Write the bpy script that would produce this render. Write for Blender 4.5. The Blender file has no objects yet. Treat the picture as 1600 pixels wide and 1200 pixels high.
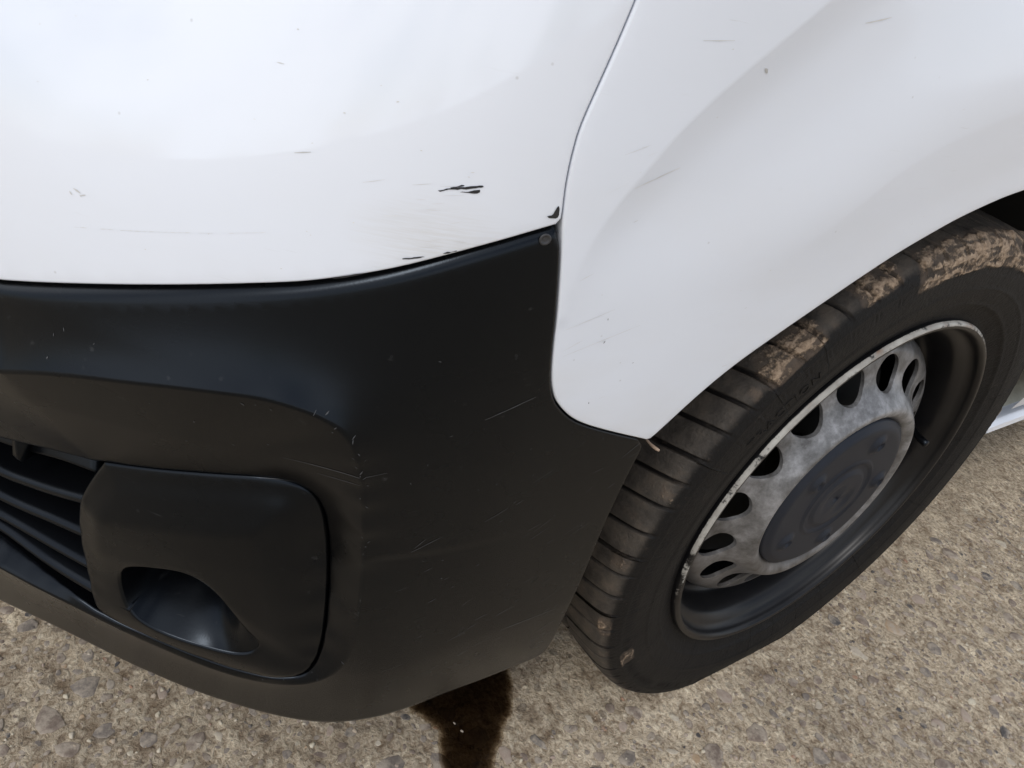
# Corner of a white van: black bumper, white front panel and fender, front wheel, concrete ground
import bpy, bmesh, math, random
import numpy as np
from mathutils import Vector, Matrix, noise as mnoise
from mathutils.geometry import delaunay_2d_cdt
scene = bpy.context.scene
col = scene.collection
R_ = math.radians
random.seed(7); rng = np.random.default_rng(7)

# ------------------------------------------------------------------ camera, sky, sun, exposure
# x: outwards from the wheel face, y: rearwards along the van, z: up; the wheel centre stands over (0, 0)
cam = bpy.data.cameras.new('camera'); cam.sensor_width = 36; cam.lens = 27.0; cam.clip_end = 1000; cam.clip_start = .01
camo = bpy.data.objects.new('camera', cam); col.objects.link(camo); scene.camera = camo
cr = Vector((0.5229468, 0.8225756, 0.2233739)); cu = Vector((-0.5760178, 0.1478836, 0.8039489)); cb = cr.cross(cu)
camo.matrix_world = Matrix(((cr.x, cu.x, cb.x, 0.269622), (cr.y, cu.y, cb.y, -0.728504), (cr.z, cu.z, cb.z, 0.789982), (0, 0, 0, 1)))

SUN_EL, SUN_AZ = 50, 152          # azimuth: clockwise from +y
world = bpy.data.worlds.new('World'); scene.world = world; world.use_nodes = True
wn, wl = world.node_tree.nodes, world.node_tree.links
bg = wn['Background']; bg.inputs['Strength'].default_value = 0.115
sky = wn.new('ShaderNodeTexSky'); sky.sky_type = 'NISHITA'; sky.sun_disc = False
sky.sun_elevation = R_(SUN_EL); sky.sun_rotation = R_(SUN_AZ); sky.dust_density = 1.5; sky.air_density = 1.0
tc = wn.new('ShaderNodeTexCoord')
cn = wn.new('ShaderNodeTexNoise'); cn.inputs['Scale'].default_value = 2.6; cn.inputs['Detail'].default_value = 7; cn.inputs['Roughness'].default_value = .58
cramp = wn.new('ShaderNodeValToRGB'); cramp.color_ramp.elements[0].position = .42; cramp.color_ramp.elements[1].position = .58
cmix = wn.new('ShaderNodeMix'); cmix.data_type = 'RGBA'
wl.new(tc.outputs['Generated'], cn.inputs['Vector']); wl.new(cn.outputs['Fac'], cramp.inputs['Fac'])
wl.new(cramp.outputs['Color'], cmix.inputs['Factor']); wl.new(sky.outputs['Color'], cmix.inputs['A'])
cmix.inputs['B'].default_value = (13.5, 13.8, 14.4, 1)      # thin bright cloud, in the sky texture's own units
wl.new(cmix.outputs['Result'], bg.inputs['Color'])

sun = bpy.data.lights.new('sun', 'SUN'); sun.energy = 1.0; sun.angle = R_(14); sun.color = (1, .98, .95)
suno = bpy.data.objects.new('sun', sun); col.objects.link(suno)
az, el = R_(SUN_AZ), R_(SUN_EL)
sd = Vector((math.sin(az)*math.cos(el), math.cos(az)*math.cos(el), math.sin(el)))
suno.rotation_euler = sd.to_track_quat('Z', 'Y').to_euler(); suno.location = sd*20
vs = scene.view_settings; vs.view_transform = 'Standard'; vs.look = 'None'; vs.gamma = 1; vs.exposure = -0.03
scene.view_settings.use_curve_mapping = False

# ------------------------------------------------------------------ materials
def new_mat(name):
    m = bpy.data.materials.new(name); m.use_nodes = True
    return m, m.node_tree.nodes, m.node_tree.links, m.node_tree.nodes['Principled BSDF']
def nd(n, t, **kw):
    x = n.new(t)
    for k, v in kw.items():
        if k in x.inputs.keys(): x.inputs[k].default_value = v
        else: setattr(x, k, v)
    return x
def ramp(n, stops):
    r = n.new('ShaderNodeValToRGB'); e = r.color_ramp.elements
    while len(e) < len(stops): e.new(.5)
    for x, (p, c) in zip(e, stops): x.position = p; x.color = c if len(c) == 4 else (*c, 1)
    return r
def mixc(n, l, fac, a, b, blend='MIX'):
    m = n.new('ShaderNodeMix'); m.data_type = 'RGBA'; m.blend_type = blend
    for s, v in (('Factor', fac), ('A', a), ('B', b)):
        if hasattr(v, 'is_linked'): l.new(v, m.inputs[s])
        elif s == 'Factor': m.inputs['Factor'].default_value = v
        else: m.inputs[s].default_value = (*v, 1)
    return m.outputs['Result']
def mth(n, l, op, a, b=0.0, c=None):
    m = n.new('ShaderNodeMath'); m.operation = op
    for i, v in enumerate((a, b) if c is None else (a, b, c)):
        if hasattr(v, 'is_linked'): l.new(v, m.inputs[i])
        else: m.inputs[i].default_value = v
    return m.outputs[0]
def stretched(n, l, sx, sy, src='UV', rot=0):
    t = n.new('ShaderNodeTexCoord'); mp = n.new('ShaderNodeMapping')
    mp.inputs['Scale'].default_value = (sx, sy, 1); mp.inputs['Rotation'].default_value = (0, 0, rot)
    l.new(t.outputs[src], mp.inputs['Vector']); return mp.outputs['Vector']

SMEAR = (.047, .642)
def mat_paint(name, dust):
    m, n, l, p = new_mat(name)
    p.inputs['Roughness'].default_value = .22 + .18*dust
    p.inputs['Coat IOR'].default_value = 1.62; p.inputs['Coat Weight'].default_value = 1 - .7*dust; p.inputs['Coat Roughness'].default_value = .025 + .12*dust
    # road film: patchy and faintly streaked, stronger lower down
    film = nd(n, 'ShaderNodeTexNoise', Scale=1, Detail=6, Roughness=.6); l.new(stretched(n, l, 5, 14), film.inputs['Vector'])
    fr = ramp(n, [(.42, (0, 0, 0)), (.75, (1, 1, 1))]); l.new(film.outputs['Fac'], fr.inputs['Fac'])
    uv = n.new('ShaderNodeTexCoord'); sx = n.new('ShaderNodeSeparateXYZ'); l.new(uv.outputs['UV'], sx.inputs[0])
    low = nd(n, 'ShaderNodeMapRange'); low.inputs['From Min'].default_value = .78; low.inputs['From Max'].default_value = .5; l.new(sx.outputs['Y'], low.inputs['Value'])
    f = mth(n, l, 'MULTIPLY', fr.outputs['Color'], mth(n, l, 'MULTIPLY', low.outputs['Result'], .14 + .16*dust))
    c = mixc(n, l, f, (.735, .772, .838), (.60, .57, .51))
    if not dust:      # smeared patch under the chipped place
        sm = n.new('ShaderNodeVectorMath'); sm.operation = 'SUBTRACT'; l.new(uv.outputs['UV'], sm.inputs[0]); sm.inputs[1].default_value = (*SMEAR, 0)
        sc_ = n.new('ShaderNodeVectorMath'); sc_.operation = 'MULTIPLY'; l.new(sm.outputs[0], sc_.inputs[0]); sc_.inputs[1].default_value = (26, 42, 0)
        ln = n.new('ShaderNodeVectorMath'); ln.operation = 'LENGTH'; l.new(sc_.outputs[0], ln.inputs[0])
        st_ = nd(n, 'ShaderNodeTexNoise', Scale=1, Detail=5, Roughness=.7); l.new(stretched(n, l, 40, 700, rot=.28), st_.inputs['Vector'])
        sf = mth(n, l, 'MULTIPLY', mth(n, l, 'SUBTRACT', st_.outputs['Fac'], .30), mth(n, l, 'MAXIMUM', mth(n, l, 'SUBTRACT', 1.0, ln.outputs['Value']), 0.0))
        c = mixc(n, l, mth(n, l, 'MULTIPLY', sf, 1.3), c, (.52, .49, .43))
    # fine hairline scuffs along the van
    sc = nd(n, 'ShaderNodeTexNoise', Scale=1, Detail=3, Roughness=.7); l.new(stretched(n, l, 26, 420, rot=.12), sc.inputs['Vector'])
    sr = ramp(n, [(.66, (0, 0, 0)), (.74, (1, 1, 1))]); l.new(sc.outputs['Fac'], sr.inputs['Fac'])
    pt = nd(n, 'ShaderNodeTexNoise', Scale=9, Detail=3); l.new(uv.outputs['UV'], pt.inputs['Vector'])
    pr = ramp(n, [(.5, (0, 0, 0)), (.66, (1, 1, 1))]); l.new(pt.outputs['Fac'], pr.inputs['Fac'])
    c = mixc(n, l, mth(n, l, 'MULTIPLY', mth(n, l, 'MULTIPLY', sr.outputs['Color'], pr.outputs['Color']), .16 + .14*dust), c, (.45, .44, .42))
    # grit specks
    vz = nd(n, 'ShaderNodeTexVoronoi', Scale=75); l.new(uv.outputs['UV'], vz.inputs['Vector'])
    vr = ramp(n, [(.02, (1, 1, 1)), (.07, (0, 0, 0))]); l.new(vz.outputs['Distance'], vr.inputs['Fac'])
    pick = nd(n, 'ShaderNodeSeparateColor'); l.new(vz.outputs['Color'], pick.inputs[0])
    keep = mth(n, l, 'GREATER_THAN', pick.outputs[0], .90)
    c = mixc(n, l, mth(n, l, 'MULTIPLY', mth(n, l, 'MULTIPLY', vr.outputs['Color'], keep), .3), c, (.25, .23, .2))
    l.new(c, p.inputs['Base Color'])
    b = nd(n, 'ShaderNodeBump', Strength=.03, Distance=.002); wv = nd(n, 'ShaderNodeTexNoise', Scale=7, Detail=1); l.new(uv.outputs['UV'], wv.inputs['Vector'])
    l.new(wv.outputs['Fac'], b.inputs['Height']); l.new(b.outputs['Normal'], p.inputs['Coat Normal'])
    return m
def mat_black_plastic(name, base=.0007, rough=.25, scuff=1.0):
    m, n, l, p = new_mat(name)
    p.inputs['Specular IOR Level'].default_value = .28; p.inputs["Specular Tint"].default_value = (.72, .84, 1, 1)
    uv = n.new('ShaderNodeTexCoord'); src = 'UV' if scuff else 'Object'
    big = nd(n, 'ShaderNodeTexNoise', Scale=7, Detail=5, Roughness=.6); l.new(uv.outputs[src], big.inputs['Vector'])
    br = ramp(n, [(.35, (base, base*1.15, base*1.7)), (.7, (base*1.9, base*2.0, base*2.5))]); l.new(big.outputs['Fac'], br.inputs['Fac'])
    c = br.outputs['Color']
    if scuff:
        sc = nd(n, 'ShaderNodeTexNoise', Scale=1, Detail=3, Roughness=.75); l.new(stretched(n, l, 20, 330, rot=.35), sc.inputs['Vector'])
        sr = ramp(n, [(.69, (0, 0, 0)), (.77, (1, 1, 1))]); l.new(sc.outputs['Fac'], sr.inputs['Fac'])
        pr = ramp(n, [(.50, (0, 0, 0)), (.66, (1, 1, 1))]); l.new(big.outputs['Fac'], pr.inputs['Fac'])
        c = mixc(n, l, mth(n, l, 'MULTIPLY', mth(n, l, 'MULTIPLY', sr.outputs['Color'], pr.outputs['Color']), .5*scuff), c, (.16, .165, .17))
        dust = nd(n, 'ShaderNodeTexNoise', Scale=130, Detail=2); l.new(uv.outputs['UV'], dust.inputs['Vector'])
        dr = ramp(n, [(.70, (0, 0, 0)), (.80, (1, 1, 1))]); l.new(dust.outputs['Fac'], dr.inputs['Fac'])
        c = mixc(n, l, mth(n, l, 'MULTIPLY', dr.outputs['Color'], .18), c, (.09, .09, .09))
    l.new(c, p.inputs['Base Color'])
    rr = nd(n, 'ShaderNodeMapRange'); rr.inputs['To Min'].default_value = rough-.05; rr.inputs['To Max'].default_value = rough+.09; l.new(big.outputs['Fac'], rr.inputs['Value']); l.new(rr.outputs['Result'], p.inputs['Roughness'])
    g = nd(n, 'ShaderNodeTexNoise', Scale=900, Detail=2); l.new(uv.outputs[src], g.inputs['Vector'])
    b = nd(n, 'ShaderNodeBump', Strength=.06, Distance=.0006); l.new(g.outputs['Fac'], b.inputs['Height']); l.new(b.outputs['Normal'], p.inputs['Normal'])
    return m
def mat_plain(name, c, rough=.6, metal=0.0):
    m, n, l, p = new_mat(name); p.inputs['Roughness'].default_value = rough; p.inputs['Metallic'].default_value = metal
    t = n.new('ShaderNodeTexCoord'); z = nd(n, 'ShaderNodeTexNoise', Scale=22, Detail=5, Roughness=.65); l.new(t.outputs['Object'], z.inputs['Vector'])
    r = ramp(n, [(.3, tuple(.75*x for x in c)), (.7, tuple(min(1, 1.2*x) for x in c))]); l.new(z.outputs['Fac'], r.inputs['Fac']); l.new(r.outputs['Color'], p.inputs['Base Color'])
    return m
M = {}
M['front_paint'] = mat_paint('white_gloss_paint', 0.0)
M['fender_paint'] = mat_paint('white_dusty_paint', .75)
M['plastic'] = mat_black_plastic('black_bumper_plastic')
M['plastic2'] = mat_black_plastic('black_grille_plastic', .0012, .26, 0)
M['dark'] = mat_plain('underbody_black', (.012, .012, .012), .9)
M['chip'] = mat_plain('bare_black_primer', (.012, .012, .014), .5)
M['dirty_white'] = mat_plain('dirty_sill_paint', (.34, .33, .27), .7)

# ---------------------------------------------------------------- van skin: plan curve (u along it) x height z
PLAN=[(0,1.2),(0,.8),(0,.4),(0,.1),(0,-.1),(-.001,-.25),(-.003,-.364),(-.006,-.437),(-.010,-.496),(-.018,-.536),(-.033,-.567),(-.060,-.603),(-.096,-.641),(-.137,-.677),(-.185,-.714),(-.232,-.749),(-.29,-.789),(-.36,-.833),(-.45,-.88),(-.56,-.925),(-.70,-.965),(-.95,-1.0),(-1.2,-.97)]
def _plan():
    P=np.array(PLAN); out=[]
    for i in range(1,len(P)-2):
        p0,p1,p2,p3=P[i-1:i+3]
        for t in np.linspace(0,1,40,endpoint=False):
            out.append(.5*((2*p1)+(-p0+p2)*t+(2*p0-5*p1+4*p2-p3)*t*t+(-p0+3*p1-3*p2+p3)*t**3))
    D=np.array(out)
    def resample(D):
        s=np.r_[0,np.cumsum(np.hypot(*np.diff(D,axis=0).T))]; U=np.arange(0,s[-1],.005)
        return U,np.stack([np.interp(U,s,D[:,0]),np.interp(U,s,D[:,1])],1)
    U,D=resample(D)
    for _ in range(3):
        b=np.pad(D,((6,6),(0,0)),'edge'); D=np.stack([np.convolve(b[:,i],np.ones(13)/13,'valid') for i in range(2)],1)
    U,D=resample(D)
    T=np.gradient(D,axis=0); T/=np.hypot(*T.T)[:,None]
    N=np.stack([-T[:,1],T[:,0]],1)
    if N[len(N)//4,0]<0: N=-N
    return U,D,N
UC,DC,NC=_plan()
U0=UC[np.argmin(abs(DC[:,1]+.5)+(DC[:,0]<-.1)*9)]
def plan(u):
    u=np.asarray(u,float)+U0
    return np.stack([np.interp(u,UC,DC[:,i]) for i in (0,1)],-1),np.stack([np.interp(u,UC,NC[:,i]) for i in (0,1)],-1)
def sstep(a,b,x):
    t=np.clip((np.asarray(x,float)-a)/(b-a),0,1); return t*t*(3-2*t)
def _spl(zs,os):
    # smooth table: linear knots blurred
    zz=np.arange(-.2,2.2,.004); o=np.interp(zz,zs,os); k=9
    b=np.pad(o,(k,k),'edge'); o=np.convolve(b,np.ones(2*k+1)/(2*k+1),'valid'); 
    return lambda z: np.interp(z,zz,o)
_side=_spl([-.2,.205,.285,.35,.5,.66,.80,.95,1.1,1.3,2.2],[-.03,-.002,.0105,.014,.0185,.022,.021,.006,-.03,-.08,-.3])
def _front(z):
    z=np.asarray(z,float); d=np.maximum(z-.56,0)
    lo=np.interp(z,[0,.2,.3,.4,.5,.56],[-.04,.0,.02,.03,.036,.036])
    return np.where(z<.56,lo,.036-(.08*d+1.2*d*d))
def shell(u,z):
    w=sstep(-.08,.27,u)
    return (1-w)*_side(z)+w*_front(z)
def point(u,z,o):
    c,n=plan(u); p=c+n*np.asarray(o)[...,None]
    return np.concatenate([p,np.asarray(z,float)[...,None]],-1)

# traced lines of the skin, (u along the plan curve, z) in metres
L={
 'top':[(0.2448, 0.5621), (0.2261, 0.568), (0.2086, 0.5737), (0.176, 0.5843), (0.1458, 0.5941), (0.1175, 0.6033), (0.1037, 0.6077), (0.093, 0.6115), (0.0749, 0.6188), (0.0598, 0.6255), (0.04, 0.6352), (0.0275, 0.641), (0.0142, 0.6468), (0.0031, 0.6514), (-0.0078, 0.6556)],
 'gap':[(-0.0078, 0.6556), (-0.0071, 0.662), (-0.0056, 0.6713), (-0.005, 0.6789), (-0.0046, 0.6863), (-0.0048, 0.6927), (-0.0049, 0.6992), (-0.0067, 0.7092), (-0.0099, 0.7244), (-0.0129, 0.739), (-0.0156, 0.7543)],
 'fender_front':[(-0.0078, 0.6556), (-0.012, 0.6389), (-0.0161, 0.621), (-0.0203, 0.6017), (-0.0235, 0.5853), (-0.0274, 0.5678), (-0.0311, 0.5562), (-0.0362, 0.5461), (-0.0433, 0.5377), (-0.0523, 0.5297), (-0.0631, 0.523), (-0.078, 0.5159), (-0.0998, 0.5066), (-0.1293, 0.4945)],
 'arch':[(-0.1293, 0.4945), (-0.1391, 0.5061), (-0.1599, 0.5298), (-0.1825, 0.5503), (-0.2143, 0.5722), (-0.2526, 0.5965), (-0.2774, 0.6118), (-0.3033, 0.6268), (-0.3315, 0.6404), (-0.362, 0.6534), (-0.4039, 0.6666), (-0.4359, 0.6738)],
 'rear':[(-0.1271, 0.4944), (-0.1249, 0.4664), (-0.1232, 0.4205), (-0.1259, 0.3583), (-0.127, 0.304), (-0.1343, 0.252), (-0.1335, 0.2321), (-0.1254, 0.2282)],
 'lip':[(-0.1254, 0.2282), (-0.0949, 0.2243), (-0.064, 0.2223), (-0.0344, 0.2218), (-0.007, 0.2194), (0.0137, 0.2172), (0.0337, 0.2156), (0.0532, 0.2142), (0.0678, 0.2139), (0.0923, 0.2159), (0.1121, 0.218), (0.1372, 0.22), (0.163, 0.2209), (0.1894, 0.2235), (0.217, 0.2244), (0.2454, 0.2263), (0.2755, 0.2259), (0.3078, 0.2223), (0.3429, 0.2155)],
 'edge':[(0.2334, 0.5214), (0.2147, 0.529), (0.1974, 0.5348), (0.1809, 0.5394), (0.1654, 0.543), (0.1504, 0.5466), (0.136, 0.5494), (0.1221, 0.5517), (0.1086, 0.5533), (0.0978, 0.5524), (0.087, 0.55), (0.0783, 0.5457), (0.0719, 0.5404), (0.0666, 0.5309), (0.063, 0.5151), (0.0592, 0.4932), (0.056, 0.4589), (0.053, 0.4208), (0.0506, 0.375), (0.0508, 0.3381), (0.0546, 0.3139), (0.0627, 0.2977), (0.0751, 0.2857), (0.0877, 0.281), (0.1003, 0.279), (0.1178, 0.2795), (0.1397, 0.2825), (0.162, 0.2878), (0.1799, 0.2917), (0.1983, 0.2952), (0.2216, 0.3002), (0.2464, 0.3028), (0.2728, 0.3037), (0.2998, 0.3055)],
 'open_top':[(0.2868, 0.4272), (0.2659, 0.4328), (0.2461, 0.4382), (0.2276, 0.4422), (0.2099, 0.4461)],
 'open_bottom':[(0.2226, 0.3047), (0.2354, 0.3081), (0.2508, 0.3095), (0.2671, 0.31), (0.284, 0.3109), (0.3005, 0.312), (0.3184, 0.3119)],
 'bezel':[(0.2081, 0.4485), (0.1913, 0.4537), (0.1714, 0.4594), (0.1523, 0.4652), (0.1341, 0.4699), (0.1164, 0.4744), (0.1029, 0.4754), (0.0908, 0.4718), (0.0824, 0.4626), (0.0772, 0.4477), (0.0734, 0.4209), (0.0707, 0.3929), (0.0689, 0.3552), (0.0689, 0.3249), (0.0711, 0.3043), (0.0772, 0.2915), (0.0859, 0.2882), (0.0984, 0.2858), (0.1183, 0.286), (0.1403, 0.2891), (0.1622, 0.2943), (0.18, 0.2983), (0.1986, 0.3011), (0.2228, 0.3038), (0.2258, 0.3187), (0.2277, 0.3367), (0.2288, 0.3613), (0.2284, 0.3854), (0.226, 0.406), (0.2222, 0.4219)],
 'facet':[(0.2051, 0.4069), (0.1677, 0.418), (0.1371, 0.4254), (0.1116, 0.4279), (0.1027, 0.4236), (0.0984, 0.4112), (0.0969, 0.3827), (0.0962, 0.3477), (0.0971, 0.3246)],
 'fog':[(0.2016, 0.3503), (0.1993, 0.3601), (0.1938, 0.3688), (0.1858, 0.3739), (0.1705, 0.3801), (0.1539, 0.3845), (0.144, 0.3811), (0.1363, 0.3739), (0.1297, 0.3637), (0.1227, 0.3488), (0.1166, 0.3365), (0.1116, 0.3309), (0.1075, 0.3287), (0.107, 0.321), (0.1111, 0.3146), (0.1209, 0.3104), (0.1318, 0.3102), (0.1493, 0.3108), (0.1674, 0.3119), (0.1809, 0.3148), (0.1905, 0.3205), (0.1966, 0.3281), (0.1998, 0.3393)],
 'crease1':[(-0.1316, 0.779), (-0.1207, 0.7671), (-0.1063, 0.7536), (-0.0892, 0.7376), (-0.0725, 0.7209), (-0.057, 0.7023), (-0.0454, 0.6836), (-0.0362, 0.668), (-0.029, 0.6511), (-0.0249, 0.6353), (-0.0239, 0.6207)],
 'crease2':[(-0.3872, 0.7415), (-0.3612, 0.7325), (-0.3289, 0.7225), (-0.2879, 0.7078), (-0.2483, 0.6873), (-0.2204, 0.6636), (-0.1887, 0.6376), (-0.1624, 0.6139), (-0.1353, 0.5818), (-0.1146, 0.5579), (-0.1016, 0.54), (-0.0869, 0.5257)],
 'slat1':[(0.313, 0.3677), (0.2892, 0.372), (0.266, 0.3772), (0.2385, 0.3848)],
 'slat2':[(0.3188, 0.3406), (0.2947, 0.343), (0.271, 0.3466), (0.2434, 0.3491)],
 'slat3':[(0.3202, 0.3242), (0.2949, 0.3256), (0.2703, 0.3268), (0.2388, 0.3282)],
 'slat4':[(0.3215, 0.3146), (0.2946, 0.3143), (0.2687, 0.3137), (0.2292, 0.3184)],
 'bar':[(0.3116, 0.3993), (0.2947, 0.4025), (0.2781, 0.4067), (0.2568, 0.4116), (0.2322, 0.4133)],
 'chip_a':[(0.0489, 0.6649), (0.0437, 0.6671), (0.0376, 0.6688), (0.0312, 0.6704), (0.031, 0.6695), (0.0374, 0.6676), (0.0419, 0.6666), (0.045, 0.666), (0.0485, 0.6644)],
 'chip_b':[(0.0403, 0.6657), (0.0359, 0.667), (0.0325, 0.6682), (0.0318, 0.6674), (0.0331, 0.6663), (0.0371, 0.6659)],
 'chip_c':[(0.0443, 0.667), (0.0422, 0.6681), (0.0386, 0.6693), (0.0386, 0.6688), (0.0418, 0.6677), (0.0434, 0.6667)],
 'chip_corner':[(-0.0027, 0.6566), (-0.0049, 0.6574), (-0.0058, 0.6597), (-0.0066, 0.6616), (-0.0072, 0.661), (-0.0078, 0.6569), (-0.0065, 0.6561), (-0.004, 0.6559)],
 'chip_d':[(0.0586, 0.6311), (0.0544, 0.6324), (0.0496, 0.6337), (0.0495, 0.6333), (0.0543, 0.6317), (0.0588, 0.6305)],
 'chip_e':[(0.0861, 0.6152), (0.0816, 0.6171), (0.0773, 0.6191), (0.0728, 0.6209), (0.0727, 0.6206), (0.0772, 0.6183), (0.0815, 0.6163), (0.0852, 0.6149)],
 'chip_f':[(0.0428, 0.6361), (0.0403, 0.6374), (0.0366, 0.6386), (0.0402, 0.6368)],
 'clip':[(-0.0014, 0.6474)],
 'sidecrease':[(0.0174, 0.2998), (-0.0132, 0.3115), (-0.0483, 0.317), (-0.0871, 0.3208), (-0.1234, 0.3223)],
 'scratch':[(0.2103, 0.603), (0.1927, 0.6076), (0.171, 0.6133), (0.1476, 0.6198), (0.1333, 0.6239), (0.1154, 0.6294)],
 'smear':[(0.0426, 0.6505), (0.0659, 0.6306)],
}
OFF={'open_bottom': [0.003, 0.0022, -0.0006, -0.0036, -0.0067, -0.0092, -0.0122], 'bezel': [-0.011, -0.011, -0.011, -0.011, -0.011, -0.011, -0.012, -0.013, -0.014, -0.015, -0.016, -0.0133, -0.0106, -0.0078, -0.0051, -0.0024, 0.0013, 0.0025, 0.0018, 0.0019, 0.0026, 0.0029, 0.003, 0.003, 0.0006, -0.0018, -0.0042, -0.0067, -0.0091, -0.0115], 'open_top': [-0.013, -0.013, -0.013, -0.013, -0.013], 'slat1': [-0.022, -0.0213, -0.0207, -0.02], 'slat2': [-0.02, -0.0193, -0.0187, -0.018], 'slat3': [-0.017, -0.0153, -0.0134, -0.0108], 'slat4': [-0.0156, -0.0122, -0.0088, -0.0028]}
PUDDLE = [(-0.1038, -0.4177), (-0.0902, -0.4091), (-0.0754, -0.4013), (-0.0648, -0.4022), (-0.0542, -0.4093), (-0.0346, -0.4152), (-0.009, -0.4216), (0.0081, -0.3863), (-0.011, -0.3655), (-0.0239, -0.3528), (-0.0387, -0.3337), (-0.0557, -0.3171), (-0.0807, -0.2959), (-0.1096, -0.2893), (-0.1249, -0.3246), (-0.1253, -0.3669), (-0.1187, -0.4104)]
STALK = [(-0.002, -0.3564, 0.4794), (0.0008, -0.356, 0.4786), (0.0036, -0.3557, 0.4781), (0.0064, -0.3553, 0.4779), (0.0092, -0.355, 0.4781), (0.012, -0.3546, 0.4785)]

# ------------------------------------------------------------------ objects
def obj(name, verts, faces, mat, parent=None, smooth=True, uv=None, attrs=None):
    me = bpy.data.meshes.new(name)
    me.from_pydata([tuple(map(float, v)) for v in verts], [], [tuple(map(int, f)) for f in faces]); me.update()
    if smooth: me.polygons.foreach_set('use_smooth', [True]*len(me.polygons))
    if uv is not None:
        lay = me.uv_layers.new(name='UVMap'); li = np.empty(len(me.loops), int); me.loops.foreach_get('vertex_index', li)
        lay.data.foreach_set('uv', np.asarray(uv, float)[li].ravel())
    for k, v in (attrs or {}).items():
        a = me.attributes.new(k, 'FLOAT', 'POINT'); a.data.foreach_set('value', np.asarray(v, np.float32))
    if mat: me.materials.append(mat)
    o = bpy.data.objects.new(name, me); col.objects.link(o)
    if parent: o.parent = parent
    return o
def empty(name, loc=(0, 0, 0)):
    o = bpy.data.objects.new(name, None); o.empty_display_size = .1; o.location = loc; col.objects.link(o); return o

def resample(P, step, closed=True):
    P = np.asarray(P, float)
    if closed: P = np.vstack([P, P[:1]])
    seg = np.hypot(*np.diff(P, axis=0).T); keep = np.r_[True, seg > 1e-6]; P = P[keep]
    s = np.r_[0, np.cumsum(np.hypot(*np.diff(P, axis=0).T))]; n = max(3, int(round(s[-1]/step)))
    t = np.linspace(0, s[-1], n+1)[: n if closed else n+1]
    return np.stack([np.interp(t, s, P[:, i]) for i in (0, 1)], 1)
def curve(P, n=10):
    """open Catmull-Rom through P"""
    P = np.asarray(P, float); Q = np.vstack([2*P[0]-P[1], P, 2*P[-1]-P[-2]]); out = []
    for i in range(1, len(Q)-2):
        p0, p1, p2, p3 = Q[i-1:i+3]
        for t in np.linspace(0, 1, n, endpoint=False):
            out.append(.5*((2*p1)+(-p0+p2)*t+(2*p0-5*p1+4*p2-p3)*t*t+(-p0+3*p1-3*p2+p3)*t**3))
    out.append(P[-1]); return np.array(out)
def soften(P, it=2):
    P = np.array(P, float)
    for _ in range(it): P[1:-1] = (P[:-2]+2*P[1:-1]+P[2:])/4
    return P
def soften_loop(P, it=2):
    P = np.array(P, float)
    for _ in range(it): P = (np.roll(P, 1, 0)+2*P+np.roll(P, -1, 0))/4
    return P
def dist(pts, line, closed=True, full=False):
    pts = np.asarray(pts, float); A = np.asarray(line, float); B = np.roll(A, -1, 0) if closed else A[1:]
    if not closed: A = A[:-1]
    best = np.full(len(pts), 1e9); bi = np.zeros(len(pts), int); bt = np.zeros(len(pts))
    for i, (a, b) in enumerate(zip(A, B)):
        ab = b-a; t = np.clip(((pts-a)@ab)/max(ab@ab, 1e-12), 0, 1); d = np.hypot(*(pts-a-t[:, None]*ab).T)
        k = d < best; best[k] = d[k]; bi[k] = i; bt[k] = t[k]
    return (best, bi, bt) if full else best
def inside(pts, poly):
    x, y = np.asarray(pts, float).T; r = np.zeros(len(x), bool); P = np.asarray(poly, float); Q = np.roll(P, -1, 0)
    for (x1, y1), (x2, y2) in zip(P, Q):
        if y1 == y2: continue
        c = ((y1 > y) != (y2 > y)) & (x < (x2-x1)*(y-y1)/(y2-y1)+x1); r ^= c
    return r
def area(P): x, y = np.asarray(P).T; return .5*np.sum(x*np.roll(y, -1)-np.roll(x, -1)*y)
def inset(P, d):
    """offset a closed polygon inwards (it is made counter-clockwise first)"""
    P = np.asarray(P, float)
    if area(P) < 0: P = P[::-1]
    T = np.roll(P, -1, 0)-np.roll(P, 1, 0); T /= np.maximum(np.hypot(*T.T), 1e-9)[:, None]
    return P+np.stack([-T[:, 1], T[:, 0]], 1)*d
def triangulate(outer, holes, extra, chains=()):
    """constrained triangulation in (u, z); returns points, triangles, boundary loops (index lists)"""
    pts = [outer]+list(holes); n0 = 0; loops = []; edges = []
    for P in pts:
        ids = list(range(n0, n0+len(P))); loops.append(ids); edges += [(ids[i], ids[(i+1) % len(ids)]) for i in range(len(ids))]; n0 += len(P)
    for Lc in chains:
        edges += [(n0+i, n0+i+1) for i in range(len(Lc)-1)]; n0 += len(Lc)
    allp = np.vstack(pts+list(chains)+[extra])
    v, e, f, ov, oe, of = delaunay_2d_cdt([Vector(p) for p in allp], edges, [], 0, 1e-7)
    mp = {}
    for new, olds in enumerate(ov):
        for o in olds: mp[o] = new
    P = np.array([tuple(q) for q in v]); F = np.array([t for t in f if len(t) == 3])
    c = P[F].mean(1); k = inside(c, outer)
    for h in holes: k &= ~inside(c, h)
    return P, F[k], [[mp[i] for i in L] for L in loops]
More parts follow.
